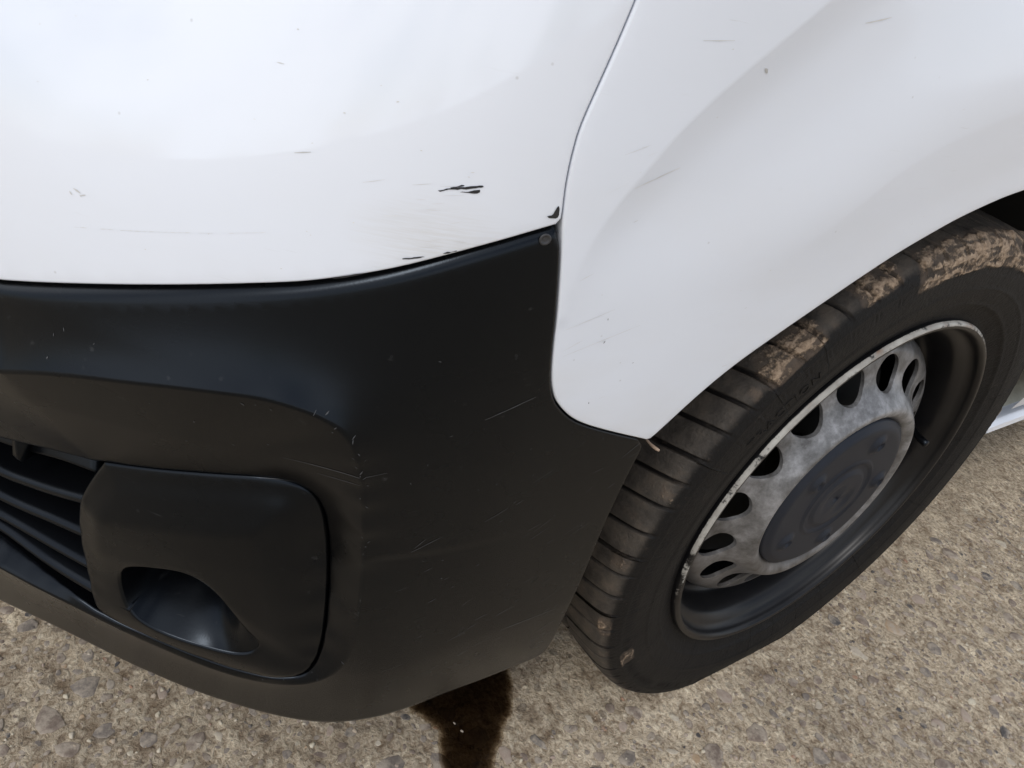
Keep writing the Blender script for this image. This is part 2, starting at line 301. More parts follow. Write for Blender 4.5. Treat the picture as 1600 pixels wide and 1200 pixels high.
def panel(name, outer, ofun, mat, parent, step=.004, holes=(), flange=.018, rad=.003, lines=(), hole_flange=None, rings=(.0012, .003), zone=None, rad_hole=None):
    """a body panel: outline in (u, z), dense inside, rounded rim and a folded-back flange"""
    outer = resample(outer, step*.8)
    if area(outer) < 0: outer = outer[::-1]
    holes = [resample(h, step*.8) for h in holes]
    lo, hi = outer.min(0), outer.max(0)
    gx, gy = np.meshgrid(np.arange(lo[0], hi[0], step), np.arange(lo[1], hi[1], step)); gx[1::2] += step/2
    G = np.stack([gx.ravel(), gy.ravel()], 1)
    if zone is not None:    # coarser away from the corner that is seen close
        i = np.arange(len(G)); ix = np.tile(np.arange(gx.shape[1]), gx.shape[0]); iy = np.repeat(np.arange(gx.shape[0]), gx.shape[1])
        near = (G[:, 0] > zone[0]) & (G[:, 0] < zone[1]) & (G[:, 1] > zone[2]) & (G[:, 1] < zone[3])
        G = G[near | ((ix % 5 == 0) & (iy % 4 == 0))]
    k = inside(G, outer)
    for h in holes: k &= ~inside(G, h)
    G = G[k]
    allb = [outer]+holes; ex = []
    chains = []; side_rings = True
    mind = max(rings)+step*.45 if rings else step*.5
    d = np.min([dist(G, b) for b in allb], 0); G = G[d > mind]
    for b, sgn in zip(allb, [1]+[-1]*len(holes)):
        for r in rings:
            q = inset(b, r*sgn); ex.append(q[np.min([dist(q, bb) for bb in allb], 0) > r*.8])
    for L in lines:
        L = resample(L, step*.6, closed=False); kk = inside(L, outer)
        for h in holes: kk &= ~inside(L, h)
        kk &= np.min([dist(L, b) for b in allb], 0) > .0025
        runs = np.split(np.arange(len(L)), np.where(~kk)[0]); runs = [L[r[kk[r]]] for r in runs]
        for r in runs:
            if len(r) < 2: continue
            chains.append(r); G = G[dist(G, r, closed=False) > step*.3]; ex = [e[dist(e, r, closed=False) > .0008] for e in ex]
            if side_rings:
                T = np.gradient(r, axis=0); T /= np.maximum(np.hypot(*T.T), 1e-9)[:, None]; nn = np.stack([-T[:, 1], T[:, 0]], 1)
                for d_ in (-.0016, .0016):
                    q = r+nn*d_; q = q[np.min([dist(q, b) for b in allb], 0) > .002]; q = q[inside(q, outer)]
                    for h in holes: q = q[~inside(q, h)]
                    G = G[dist(G, q, closed=False) > step*.3] if len(q) > 1 else G; ex.append(q)
    P, F, loops = triangulate(outer, holes, np.vstack([G]+ex), chains)
    o = ofun(P[:, 0], P[:, 1])
    def rim(d, r): t = np.clip(d/r, 0, 1); return r*(1-np.sqrt(1-(1-t)**2))
    if rad: rv = rad(P) if callable(rad) else rad; o = o-rim(dist(P, outer), rv)
    for h in holes:
        rh = rad if rad_hole is None else rad_hole
        if rh: o = o-rim(dist(P, h), rh)
    V = point(P[:, 0], P[:, 1], o); F = [tuple(f) for f in F]; uv = [tuple(p) for p in P]; V = list(V)
    for i, (L, fl) in enumerate(zip(loops, [flange]+[hole_flange if hole_flange is not None else flange]*len(holes))):
        if not fl: continue
        prev = L; oo = o[L]; uz = P[L]
        for dep in (.0, .35*fl, fl):
            base = len(V); q = point(uz[:, 0], uz[:, 1], oo-dep-.0001)
            V += list(q); uv += [tuple(p) for p in uz]
            cur = list(range(base, base+len(L)))
            for a in range(len(L)):
                b = (a+1) % len(L)
                F.append((prev[a], cur[a], cur[b], prev[b]) if i else (prev[a], cur[a], cur[b], prev[b]))
            prev = cur
    ob = obj(name, V, F, mat, parent, uv=uv)
    bm = bmesh.new(); bm.from_mesh(ob.data); bmesh.ops.remove_doubles(bm, verts=bm.verts, dist=.00001)
    bmesh.ops.recalc_face_normals(bm, faces=bm.faces)
    bm.faces.ensure_lookup_table()
    # make the outside face outwards
    f = max(bm.faces, key=lambda f: f.calc_area()); c = f.calc_center_median()
    s = sum(f.normal.x-.6*f.normal.y for f in bm.faces if f.calc_area() > 0)
    if s < 0: bmesh.ops.reverse_faces(bm, faces=bm.faces)
    bm.to_mesh(ob.data); bm.free()
    return ob

van = empty('van', (0, 0, 0))
van['label'] = 'white van with black plastic bumper and muddy steel wheel, seen at its front corner'; van['category'] = 'van'

# ---- lines of the skin in (u, z)
top = soften(curve(L['top'], 6), 6); gap = soften(curve(L['gap'], 6), 10); ff = curve(L['fender_front'], 6); arch = curve(L['arch'], 6)
rear = soften(curve(L['rear'], 6), 8); lip = soften(curve(L['lip'], 6), 20)
UL = .95          # the middle of the van's nose along u
top_ext = np.array([(UL, .535), (.6, .537), (.42, .541), (.33, .547)]); lip_ext = np.array([(.45, .217), (.7, .216), (UL, .216)])

# ---- fender creases
cr1 = curve(L['crease1'], 6); cr1 = np.vstack([[(-.30, .90), (-.18, .82)], cr1]); cr2 = np.vstack([[(-.9, .60), (-.80, .68), (-.66, .735), (-.52, .752)], curve(L['crease2'], 6)])
def fender_off(u, z):
    p = np.stack([u, z], 1); d1, i1, t1 = dist(p, cr1, False, True); d2, i2, t2 = dist(p, cr2, False, True)
    def side(line, i):
        a = line[i]; ab = line[np.minimum(i+1, len(line)-1)]-a; ap = p-a; return np.sign(ab[:, 0]*ap[:, 1]-ab[:, 1]*ap[:, 0])
    s1 = side(cr1, i1); s2 = side(cr2, i2)
    if FLIP1: s1 = -s1
    if FLIP2: s2 = -s2
    # s1 > 0: past the first crease, towards the arch; s2 > 0: past the second one
    o = np.zeros(len(u)); fade = sstep(.60, .68, z)*.85+.15
    t = np.clip(d1/np.maximum(d1+d2, 1e-6), 0, 1)
    mid = (s1 > 0) & (s2 <= 0); prof = -.0040*np.sin(np.minimum(t/.24, 1)*math.pi/2)*(1-sstep(.25, 1, t))+.0032*sstep(.35, 1, t)
    o = np.where(mid, prof*fade, o)
    o = np.where(s2 > 0, (.0032*fade)-.045*np.minimum(d2, .05)*fade, o)
    return o
FLIP1 = FLIP2 = False

# which side of each crease the arch lies on
def _sgn(line, q):
    d, i, t = dist(np.array([q]), line, False, True); a = line[i[0]]; ab = line[i[0]+1]-a; ap = np.array(q)-a
    return ab[0]*ap[1]-ab[1]*ap[0]
FLIP1 = _sgn(cr1, (-.3, .63)) < 0; FLIP2 = _sgn(cr2, (-.3, .63)) < 0

# ---- front panel (white, between the lamps and the bumper) and fender
front_poly = np.vstack([top_ext, top, gap[1:], [(-.017, .80), (-.016, .86), (.0, .93), (.06, .97), (.2, 1.0), (.5, 1.02), (UL, 1.03)]])
front_panel = panel('front_panel', inset(resample(front_poly, .004), .0004), shell, M['front_paint'], van, step=.0055, zone=(-.1, .36, .5, .8), rad=.0011, rings=(.0005, .0014))
th = np.linspace(R_(100), R_(163), 30)
arch_tail = np.array([(-.5+.372*math.cos(t), .31+.372*math.sin(t)) for t in th])
fender_poly = np.vstack([gap[::-1][:-1], ff, arch[1:], arch_tail[arch_tail[:, 0] < arch[-1][0]-.01], [(-.93, .417), (-.93, .60), (-.93, 1.02), (-.5, 1.02), (-.15, 1.0), (-.03, .96), (-.018, .90), (-.0175, .80)]])
fender = panel('fender', inset(resample(fender_poly, .004), .0004), lambda u, z: shell(u, z)+fender_off(u, z), M['fender_paint'], van, step=.0055, zone=(-.5, .05, .45, .83), rad=.0011, rings=(.0005, .0014), lines=(cr1, cr2), flange=.016)

# ---- bumper with its recess
E_ = np.array(L['edge']); nE = len(E_)
offE = np.interp(np.arange(nE), [0, 13, 15, 17, 22, 26, nE-1], [.018, .016, .009, .003, .002, .004, .006])
edge_line = soften(curve(np.column_stack([E_, offE]), 4), 4); 
edge_line = np.vstack([[(UL, E_[0][1]-.018, .018), (.5, E_[0][1]-.018, .018), (.34, E_[0][1]-.013, .018)], edge_line, [(.34, E_[-1][1]-.003, .006), (.5, E_[-1][1]-.006, .006), (UL, E_[-1][1]-.006, .006)]])
bez = soften(curve(np.array(L['bezel']+[L['bezel'][0]]), 4), 8)[:-1]
nb = len(L['bezel'])
open_top = curve(L['open_top'], 4); open_bot = curve(L['open_bottom'], 4)
# hole in the bumper: slot top, right round the bezel, slot bottom
ib = np.argmin(np.hypot(*(bez-np.array(L['open_bottom'][0])).T))
hole = np.vstack([[(UL-.03, L['open_top'][0][1]-.02), (.5, L['open_top'][0][1]-.02), (.36, L['open_top'][0][1]-.012)], open_top[:-1], bez[1:ib], open_bot, [(.42, L['open_bottom'][-1][1]+.001), (.5, L['open_bottom'][-1][1]-.0), (UL-.03, L['open_bottom'][-1][1]-.0)]])
hole = resample(hole, .004)
rimp_ = np.array([(u, z, o) for k in ('open_top', 'open_bottom', 'bezel') for (u, z), o in zip(L[k], OFF[k]) if not (k == 'bezel' and u > .245)])
def border_off(P, src):      # how deep the border lies, from the measured points round it
    P = np.asarray(P); s = 0; w = 0
    for u, z, o in src:
        q = 1/((P[:, 0]-u)**2+(P[:, 1]-z)**2+1.2e-4)**2; s = s+q*o; w = w+q
    return s/w
hoff = border_off(hole, rimp_)
rec_poly = edge_line[:, :2]
def bumper_off(u, z):
    p = np.stack([u, z], 1); dE, iE, tE = dist(p, rec_poly, False, True); dH, iH, tH = dist(p, hole, True, True)
    a = border_off(p, edge_line[::3]); h = border_off(p, rimp_)
    ins = inside(p, rec_poly); t = dE/np.maximum(dE+dH, 1e-6)
    lam = np.where(z > .43, .024, .016); o = np.where(ins, a*(1-t)+h*t, a*np.exp(-(dE/lam)))
    # below the lower crease of the side the skirt turns in
    zc_ = np.interp(u, *np.array(L['sidecrease'][::-1]).T); return o-.035*np.maximum(zc_-z, 0)*(1-sstep(-.06, .05, u))
def bumper_o(u, z): return shell(u, z)+bumper_off(u, z)
bump_poly = np.vstack([top_ext, top, ff[1:-2], rear[1:], lip[1:], lip_ext])
def bump_rad(P): return .0012+.0055*sstep(.010, .022, dist(P, np.vstack([ff[8:], rear]), False))*(.35+.65*sstep(.40, .5, P[:, 1]))
bumper = panel('front_bumper', inset(resample(bump_poly, .003), .0007), bumper_o, M['plastic'], van, step=.0034, holes=[hole], zone=(-.2, .37, .1, .8), rad=bump_rad, rad_hole=.0012, flange=.03, hole_flange=.095, lines=(rec_poly,), rings=(.0006, .0018, .004, .0066))

# ---- fog lamp surround, a part of the bumper
chain = bez[: np.argmin(np.hypot(*(bez-np.array(L['bezel'][14])).T))+1]        # its top and right-hand border
fog = soften_loop(resample(curve(np.array(L['fog']+[L['fog'][0]]), 4)[:-1], .003), 10)
bezp_ = np.array([(u, z, o) for (u, z), o in zip(L['bezel'], OFF['bezel'])])
def bezel_o(u, z):
    p = np.stack([u, z], 1); b = border_off(p, bezp_)
    d = dist(p, chain, False); w = np.interp(u, [.07, .10, .13], [.036, .036, .042]); t = np.clip(d/w, 0, 1)
    t = np.where(t < .85, t*1.0, t); t = 1-np.sqrt((1-t)**2+.004)+.0632*(1-t)*0
    lf = sstep(0, .02, dist(p, bez))
    low_ = sstep(-.006, .0, b); rise = ((-b+.001)*(1-low_)+.002*low_)*np.clip(t, 0, 1)
    return shell(u, z)+b+rise*(.45+.55*lf)
bezel = panel('fog_lamp_surround', inset(resample(bez, .003), .0004), bezel_o, M['plastic'], bumper, step=.0032, holes=[fog], rad=.0030, rad_hole=.0016, flange=.03, hole_flange=.0, rings=(.0008, .002))
# the pocket behind its opening: ceiling, floor and back
fr = resample(fog, .003)
if area(fr) < 0: fr = fr[::-1]
V = []; F = []; uvs = []; n = len(fr); cen = np.array([fr[:, 0].mean()+.006, fr[:, 1].max()-.024]); dep = .080*sstep(fr[:, 0].min(), fr[:, 0].min()+.06, fr[:, 0])+.002
rings = [0, .03, .10, .22, .38, .55, .72, .86, 1.0]
for k, r in enumerate(rings):
    q = fr+(cen-fr)*np.array([.22, .80])*r; o = bezel_o(fr[:, 0], fr[:, 1])-.0017-dep*r
    V += list(point(q[:, 0], q[:, 1], o)); uvs += [tuple(a) for a in q]
    if k:
        for a in range(n):
            b = (a+1) % n; F.append(((k-1)*n+a, (k-1)*n+b, k*n+b, k*n+a))
F.append(tuple(range((len(rings)-1)*n, len(rings)*n)))
pocket = obj('fog_lamp_pocket', V, F, M['plastic'], bumper, uv=uvs)

# ---- grille slats
def sweep(name, path, sect, mat, parent, off=None):
    """path: (u, z) points; sect: (depth inwards, height) loop; off: how far in the nose runs"""
    path = np.asarray(path, float); m = len(sect); V = []; F = []
    off = np.zeros(len(path)) if off is None else off
    for (u, z), q in zip(path, off):
        o = shell(np.array([u]), np.array([z]))[0]+q
        for d, h in sect: V.append(point(np.array([u]), np.array([z+h]), np.array([o-d]))[0])
    for i in range(len(path)-1):
        for a in range(m):
            b = (a+1) % m; F.append((i*m+a, i*m+b, (i+1)*m+b, (i+1)*m+a))
    F.append(tuple(range(m))[::-1]); F.append(tuple((len(path)-1)*m+i for i in range(m)))
    ob = obj(name, V, F, mat, parent); me = ob.data
    bm = bmesh.new(); bm.from_mesh(me); bmesh.ops.recalc_face_normals(bm, faces=bm.faces); bm.to_mesh(me); bm.free(); return ob
SL = [L['slat1'], L['slat2'], L['slat3'], L['slat4']]
ends = [(s_[0][1]+.001, 0, s_[0][1]-.002) for s_ in SL]
for k, s in enumerate(SL):
    s = np.column_stack([np.array(s)+np.array([0, (.0040, .0040, .0035, .0015)[k]]), np.array(OFF['slat%d' % (k+1)])+(0, 0, .001, .002)[k]])[::-1]; d0 = s[0]-s[1]
    s = np.vstack([s[0]+d0*.9, s, s[-1]+np.array([.05, .0, -.001]), [.55, s[-1][1]-.001, s[-1][2]-.002], [.75, s[-1][1]-.001, s[-1][2]-.002], [UL, s[-1][1]-.001, s[-1][2]-.002]])
    p = soften(curve(s, 8), 6); hgt = (1.0, .95, .85, .9)[k]
    sect = [(.0045, -.0040), (.0010, -.0018), (.0, .0008), (.0012, .0030), (.0050, .0046), (.03, .0085), (.075, .0125), (.075, .007), (.03, .0015), (.010, -.0036)]
    sect = [(a, b_*hgt) for a, b_ in sect]
    sweep('grille_slat', p[:, :2], sect, M['plastic2'], bumper, p[:, 2])
p = curve(L['bar'][::-1], 5); p = np.vstack([p, curve([(.37, .392), (.6, .386), (UL, .384)], 5)]); p = soften(resample(p, .006, False), 3)
sweep('grille_bar', p, [(.030, -.0015), (.029, .0), (.030, .001), (.034, .030), (.040, .034), (.040, .0), (.034, -.002)], M['plastic2'], bumper)
# notch rib on the bar
zz = float(np.interp(.2885, p[:, 0], p[:, 1]))
sweep('bar_rib', [(.285, zz), (.2895, zz+.0005)], [(.022, -.004), (.020, .001), (.024, .036), (.05, .036), (.05, -.004)], M['plastic2'], bumper)
back = [(u, .34) for u in np.arange(.20, UL, .03)]
sweep('radiator_shroud', back, [(.096, -.12), (.092, .0), (.096, .12), (.12, .12), (.12, -.12)], M['dark'], bumper)
# push-in clip near the top corner
cu_, cz_ = L['clip'][0]; V = []; F = []
for k, (r, h) in enumerate([(.0030, .0), (.0030, .0004), (.0024, .0006), (.0020, .0005), (.0016, .0001), (.0007, .0002)]):
    for a in range(20):
        t = a*math.tau/20; uu = np.array([cu_+r*math.cos(t)]); zz = np.array([cz_+r*math.sin(t)]); V.append(point(uu, zz, bumper_o(uu, zz)+h)[0])
    if k: F += [((k-1)*20+a, (k-1)*20+(a+1) % 20, k*20+(a+1) % 20, k*20+a) for a in range(20)]
F.append(tuple(range(100, 120)))
obj('trim_clip', V, F, mat_plain('worn_clip_plastic', (.03, .03, .032), .5), bumper)
# chips through the white paint
def chip(poly, name='paint_chip', lift=.0003, base=None, mat=None, parent=None):
    P = np.array(poly); c = P.mean(0); P = resample(P, .0012)
    P = P+rng.normal(0, .00012, P.shape); o = shell(P[:, 0], P[:, 1])+lift; V = list(point(P[:, 0], P[:, 1], o)); n = len(V)
    t = bpy.data.meshes.new('t'); del t
    q = delaunay_2d_cdt([Vector(p) for p in P], [(i, (i+1) % n) for i in range(n)], [], 1, 1e-8)
    pp = np.array([tuple(x) for x in q[0]]); oo = (shell if base is None else base)(pp[:, 0], pp[:, 1])+lift
    return obj(name, point(pp[:, 0], pp[:, 1], oo), q[2], mat or M['chip'], parent or front_panel, smooth=False)
for k in 'abcdef': chip(L['chip_'+k])
cc = np.array(L['chip_corner']); chip((cc-cc.mean(0))*1.15+cc.mean(0)+np.array([.0030, .0026]))

# scuffs: short marks scratched through to paler or darker material, thin slivers lying on the skin
def slivers(name, marks, ofun, mat, parent, lift=.00025):
    V = []; F = []
    for u, z, ln, w, ang in marks:
        d = np.array([math.cos(ang), math.sin(ang)]); q = np.array([-d[1], d[0]]); k = max(2, int(ln/.004)); b0 = len(V); A_ = []
        for i in range(k+1):
            t = i/k; ww = w*(math.sin(math.pi*min(max(t, .06), .94))**.6)*random.uniform(.55, 1.2); c = np.array([u, z])+d*ln*(t-.5)+q*random.uniform(-.15, .15)*w
            A_ += [c+q*ww/2, c-q*ww/2]
        A_ = np.array(A_); V += list(point(A_[:, 0], A_[:, 1], ofun(A_[:, 0], A_[:, 1])+lift)); F += [(b0+2*i, b0+2*i+1, b0+2*i+3, b0+2*i+2) for i in range(k)]
    o = obj(name, V, F, mat, parent, smooth=False); o['kind'] = 'stuff'; return o
pale = mat_plain('scraped_plastic', (.060, .062, .065), .7); grey = mat_plain('scuff_grey', (.58, .57, .55), .6)
mk = []
for u, z, o in edge_line[(edge_line[:, 0] < .12)]:           # the worn edge line
    for _ in range(3):
        if random.random() < (.10 if z > .52 or z < .36 else .32): mk.append((u+random.gauss(0, .0008), z+random.uniform(-.008, .008), random.uniform(.0008, .003), random.uniform(.0003, .0007), random.uniform(.6, 2.4)))
for k in range(50): mk.append((random.uniform(-.12, .05), random.uniform(.24, .60), random.uniform(.0006, .0022), random.uniform(.0003, .0006), random.uniform(0, 3)))
for k in range(60):                                           # slanting scratches, denser towards the wheel
    u = .05-.17*random.random()**.6; mk.append((u, random.uniform(.27, .50), random.choice([.003, .006, .010, .016]), random.uniform(.0002, .0004), -random.gauss(.55, .18)))
mk += [(-.008, .545, .030, .0006, -.42), (.075, .505, .05, .0005, -.10), (.070, .498, .025, .0004, -.12), (-.085, .318, .05, .0006, -.10), (.02, .44, .02, .0005, -.6), (.105, .475, .02, .0005, -.1)]
slivers('scuff_marks', mk, bumper_o, pale, bumper)
mk = [(random.uniform(.10, .30), random.uniform(.425, .56), random.uniform(.0006, .002), random.uniform(.0004, .0008), random.uniform(0, 3)) for _ in range(18)]
slivers('scuff_marks', [m_ for m_ in mk if not inside(np.array([[m_[0], m_[1]]]), hole)[0]], bumper_o, pale, bumper)
mk = []
for k in range(20): mk.append((.035+abs(random.gauss(0, .016)), random.uniform(.625, .668), random.uniform(.003, .012), random.uniform(.00012, .00022), -random.gauss(.27, .05)))
for k in range(24): mk.append((random.uniform(.03, .25), random.uniform(.58, .72), random.uniform(.0006, .0018), random.uniform(.00025, .0006), random.uniform(-.6, .2)))
scr = resample(curve(L['scratch'], 8), .0034, False)
for a_, b_ in zip(scr[:-1], scr[1:]):
    if random.random() < .72: mk.append((*(a_+b_)/2, .0034, random.uniform(.00012, .00026), math.atan2(*(b_-a_)[::-1])+random.uniform(-.05, .05)))
mk += [(.203, .622, .004, .001, .3), (.200, .621, .003, .0009, -.4), (.206, .620, .002, .0009, .8), (.104, .668, .007, .0006, -.3), (.118, .70, .003, .0005, 0)]
slivers('scuff_marks', [m_ for m_ in mk if inside(np.array([[m_[0], m_[1]]]), front_poly)[0]], shell, grey, front_panel)
mk = []
for k in range(22): mk.append((random.uniform(-.42, -.02), random.uniform(.52, .78), random.choice([.0012, .0022, .005]), random.uniform(.0002, .00045), -random.gauss(.35, .25)))
for k in range(9): mk.append((-.03-abs(random.gauss(0, .03)), random.uniform(.54, .70), random.uniform(.003, .012), random.uniform(.00012, .00028), -random.gauss(.35, .08)))
mk += [(-.055, .585, .05, .00025, -.33), (-.042, .60, .03, .0003, -.36), (-.055, .680, .028, .0006, -.38), (-.17, .765, .02, .0008, -.25), (-.062, .745, .018, .0004, -.12), (-.10, .735, .004, .0018, .5)]
fo_ = lambda u, z: shell(u, z)+fender_off(u, z)
slivers('scuff_marks', [m_ for m_ in mk if inside(np.array([[m_[0], m_[1]]]), fender_poly)[0]], fo_, grey, fender)

# ------------------------------------------------------------------ wheel
ZC = .31; GZ = .025        # hub height above the zero of this scene, and the level of the ground
def mat_tyre():
    m, n, l, p = new_mat('tyre_rubber')
    t = n.new('ShaderNodeTexCoord')
    a = {k: nd(n, 'ShaderNodeAttribute', attribute_name=k) for k in ('mud', 'tread', 'groove')}
    z1 = nd(n, 'ShaderNodeTexNoise', Scale=38, Detail=6, Roughness=.65); l.new(t.outputs['Object'], z1.inputs['Vector'])
    z2 = nd(n, 'ShaderNodeTexNoise', Scale=260, Detail=4, Roughness=.7); l.new(t.outputs['Object'], z2.inputs['Vector'])
    side = ramp(n, [(.3, (.004, .0036, .0036)), (.62, (.007, .0063, .006)), (.8, (.024, .019, .015))]); l.new(z1.outputs['Fac'], side.inputs['Fac'])
    tr = ramp(n, [(.28, (.022, .019, .017)), (.5, (.060, .052, .044)), (.75, (.11, .090, .070))]); l.new(z1.outputs['Fac'], tr.inputs['Fac'])
    c = mixc(n, l, a['tread'].outputs['Fac'], side.outputs['Color'], tr.outputs['Color'])
    sp = ramp(n, [(.66, (0, 0, 0)), (.74, (1, 1, 1))]); l.new(z2.outputs['Fac'], sp.inputs['Fac'])
    c = mixc(n, l, mth(n, l, 'MULTIPLY', sp.outputs['Color'], .35), c, (.14, .115, .09))
    c = mixc(n, l, a['groove'].outputs['Fac'], c, (.012, .010, .009))
    # dried mud
    mn = mth(n, l, 'ADD', a['mud'].outputs['Fac'], mth(n, l, 'MULTIPLY', mth(n, l, 'SUBTRACT', z2.outputs['Fac'], .5), 1.3))
    film = nd(n, 'ShaderNodeAttribute', attribute_name='film'); z4 = nd(n, 'ShaderNodeTexNoise', Scale=75, Detail=6, Roughness=.7); l.new(t.outputs['Object'], z4.inputs['Vector'])
    ff_ = mth(n, l, 'ADD', film.outputs['Fac'], mth(n, l, 'MULTIPLY', mth(n, l, 'SUBTRACT', z4.outputs['Fac'], .5), 1.6)); frp = ramp(n, [(.38, (0, 0, 0)), (.95, (1, 1, 1))]); l.new(ff_, frp.inputs['Fac'])
    c = mixc(n, l, mth(n, l, 'MULTIPLY', frp.outputs['Color'], .7), c, (.115, .085, .062))
    mr = ramp(n, [(.38, (0, 0, 0)), (.72, (1, 1, 1))]); l.new(mn, mr.inputs['Fac'])
    mc = ramp(n, [(.3, (.15, .105, .07)), (.55, (.31, .23, .16)), (.75, (.44, .34, .25))]); l.new(z2.outputs['Fac'], mc.inputs['Fac'])
    c = mixc(n, l, mr.outputs['Color'], c, mc.outputs['Color']); l.new(c, p.inputs['Base Color'])
    p.inputs['Roughness'].default_value = .62; p.inputs['Specular IOR Level'].default_value = .2
    b = nd(n, 'ShaderNodeBump', Strength=.7, Distance=.002); h = mth(n, l, 'ADD', mth(n, l, 'ADD', z2.outputs['Fac'], z1.outputs['Fac']), mth(n, l, 'MULTIPLY', mr.outputs['Color'], .8)); l.new(h, b.inputs['Height']); l.new(b.outputs['Normal'], p.inputs['Normal'])
    return m
def mat_wheel_steel():
    m, n, l, p = new_mat('silver_wheel_paint'); t = n.new('ShaderNodeTexCoord')
    z = nd(n, 'ShaderNodeTexNoise', Scale=30, Detail=7, Roughness=.7); l.new(t.outputs['Object'], z.inputs['Vector'])
    r = ramp(n, [(.34, (.060, .058, .056)), (.50, (.17, .17, .172)), (.66, (.34, .34, .35))]); l.new(z.outputs['Fac'], r.inputs['Fac'])
    # browner and darker towards the rim, round the cap and towards the bottom
    sx = n.new('ShaderNodeSeparateXYZ'); l.new(t.outputs['Object'], sx.inputs[0])
    rad = mth(n, l, 'SQRT', mth(n, l, 'ADD', mth(n, l, 'MULTIPLY', sx.outputs['Y'], sx.outputs['Y']), mth(n, l, 'MULTIPLY', sx.outputs['Z'], sx.outputs['Z'])))
    mr = nd(n, 'ShaderNodeMapRange'); mr.inputs['From Min'].default_value = .125; mr.inputs['From Max'].default_value = .18; l.new(rad, mr.inputs['Value'])
    mr2 = nd(n, 'ShaderNodeMapRange'); mr2.inputs['From Min'].default_value = .110; mr2.inputs['From Max'].default_value = .101; l.new(rad, mr2.inputs['Value'])
    mr3 = nd(n, 'ShaderNodeMapRange'); mr3.inputs['From Min'].default_value = .10; mr3.inputs['From Max'].default_value = -.14; l.new(sx.outputs['Z'], mr3.inputs['Value'])
    z3 = nd(n, 'ShaderNodeTexNoise', Scale=14, Detail=5); l.new(t.outputs['Object'], z3.inputs['Vector'])
    f = mth(n, l, 'MULTIPLY', mth(n, l, 'ADD', mth(n, l, 'MULTIPLY', mr.outputs['Result'], .45), mth(n, l, 'MULTIPLY', mr3.outputs['Result'], .6)), mth(n, l, 'ADD', z3.outputs['Fac'], .25))
    f = mth(n, l, 'ADD', f, mth(n, l, 'MULTIPLY', mr2.outputs['Result'], .55))
    c = mixc(n, l, f, r.outputs['Color'], (.085, .072, .06)); l.new(c, p.inputs['Base Color'])
    p.inputs['Metallic'].default_value = .35; p.inputs['Roughness'].default_value = .42
    b = nd(n, 'ShaderNodeBump', Strength=.25, Distance=.001); l.new(z.outputs['Fac'], b.inputs['Height']); l.new(b.outputs['Normal'], p.inputs['Normal'])
    return m
def mat_rim():
    m, n, l, p = new_mat('black_rim_paint'); t = n.new('ShaderNodeTexCoord')
    wear = nd(n, 'ShaderNodeAttribute', attribute_name='wear')
    z = nd(n, 'ShaderNodeTexNoise', Scale=190, Detail=4, Roughness=.7); l.new(t.outputs['Object'], z.inputs['Vector'])
    z0 = nd(n, 'ShaderNodeTexNoise', Scale=18, Detail=4, Roughness=.7); l.new(t.outputs['Object'], z0.inputs['Vector'])
    r0 = ramp(n, [(.35, (.003, .003, .004)), (.7, (.007, .0068, .0072))]); l.new(z0.outputs['Fac'], r0.inputs['Fac'])
    w = mth(n, l, 'ADD', wear.outputs['Fac'], mth(n, l, 'MULTIPLY', mth(n, l, 'SUBTRACT', z.outputs['Fac'], .5), 1.1))
    wr = ramp(n, [(.45, (0, 0, 0)), (.62, (1, 1, 1))]); l.new(w, wr.inputs['Fac'])
    bare = ramp(n, [(.36, (.20, .12, .075)), (.46, (.27, .255, .23)), (.7, (.46, .45, .41))]); l.new(z0.outputs['Fac'], bare.inputs['Fac'])
    l.new(mixc(n, l, wr.outputs['Color'], r0.outputs['Color'], bare.outputs['Color']), p.inputs['Base Color'])
    p.inputs['Roughness'].default_value = .36; p.inputs['Specular IOR Level'].default_value = .32
    b = nd(n, 'ShaderNodeBump', Strength=.35, Distance=.0008); l.new(wr.outputs['Color'], b.inputs['Height']); l.new(b.outputs['Normal'], p.inputs['Normal'])
    return m
M['tyre'] = mat_tyre(); M['steel'] = mat_wheel_steel(); M['rim'] = mat_rim()

def wpos(x, R, t): return np.stack([x, -R*np.cos(t), ZC+R*np.sin(t)], -1)
HUB = Vector((0, 0, ZC))
def recentre(o):     # put the object's origin on the hub
    o.data.transform(Matrix.Translation(-HUB)); o.matrix_world = Matrix.Translation(HUB)

# steel disc with sixteen holes
RX = np.array([(.090, -.018), (.097, -.016), (.101, -.010), (.105, -.0045), (.109, -.0012), (.114, .0002), (.118, -.0012), (.124, -.0080), (.130, -.0155), (.138, -.0215), (.148, -.0255), (.160, -.0285), (.170, -.032), (.176, -.037), (.180, -.044), (.183, -.056), (.184, -.06)])
fx = lambda r: np.interp(r, RX[:, 0], RX[:, 1])
circ = lambda c, r, n: np.array([(c[0]+r*math.cos(a), c[1]+r*math.sin(a)) for a in np.linspace(0, math.tau, n, endpoint=False)])
NH = 16; PH = 3.6
hol = []
for k in range(NH):
    a = R_(PH+22.5*k); q = circ((0, 0), 1, 30)*np.array([.0188, .0196]); ca, sa = math.cos(a), math.sin(a)
    hol.append(q@np.array([[ca, sa], [-sa, ca]])+np.array([.1478*ca, .1478*sa]))
out_c = circ((0, 0), .1835, 220); in_c = circ((0, 0), .091, 110)
ex = [circ((0, 0), r, int(r*1200)) for r in np.arange(.094, .1825, .0026)]; ex = np.vstack(ex); kk = np.ones(len(ex), bool)
for h in hol: kk &= ~inside(ex, h) & (dist(ex, h) > .0011)
ex = ex[kk]; ring = [np.array(h.mean(0))+(h-h.mean(0))*1.06 for h in hol]
P, F, loops = triangulate(out_c, hol+[in_c], np.vstack([ex]+ring))
Rr_ = np.hypot(P[:, 0], P[:, 1]); X = fx(Rr_)
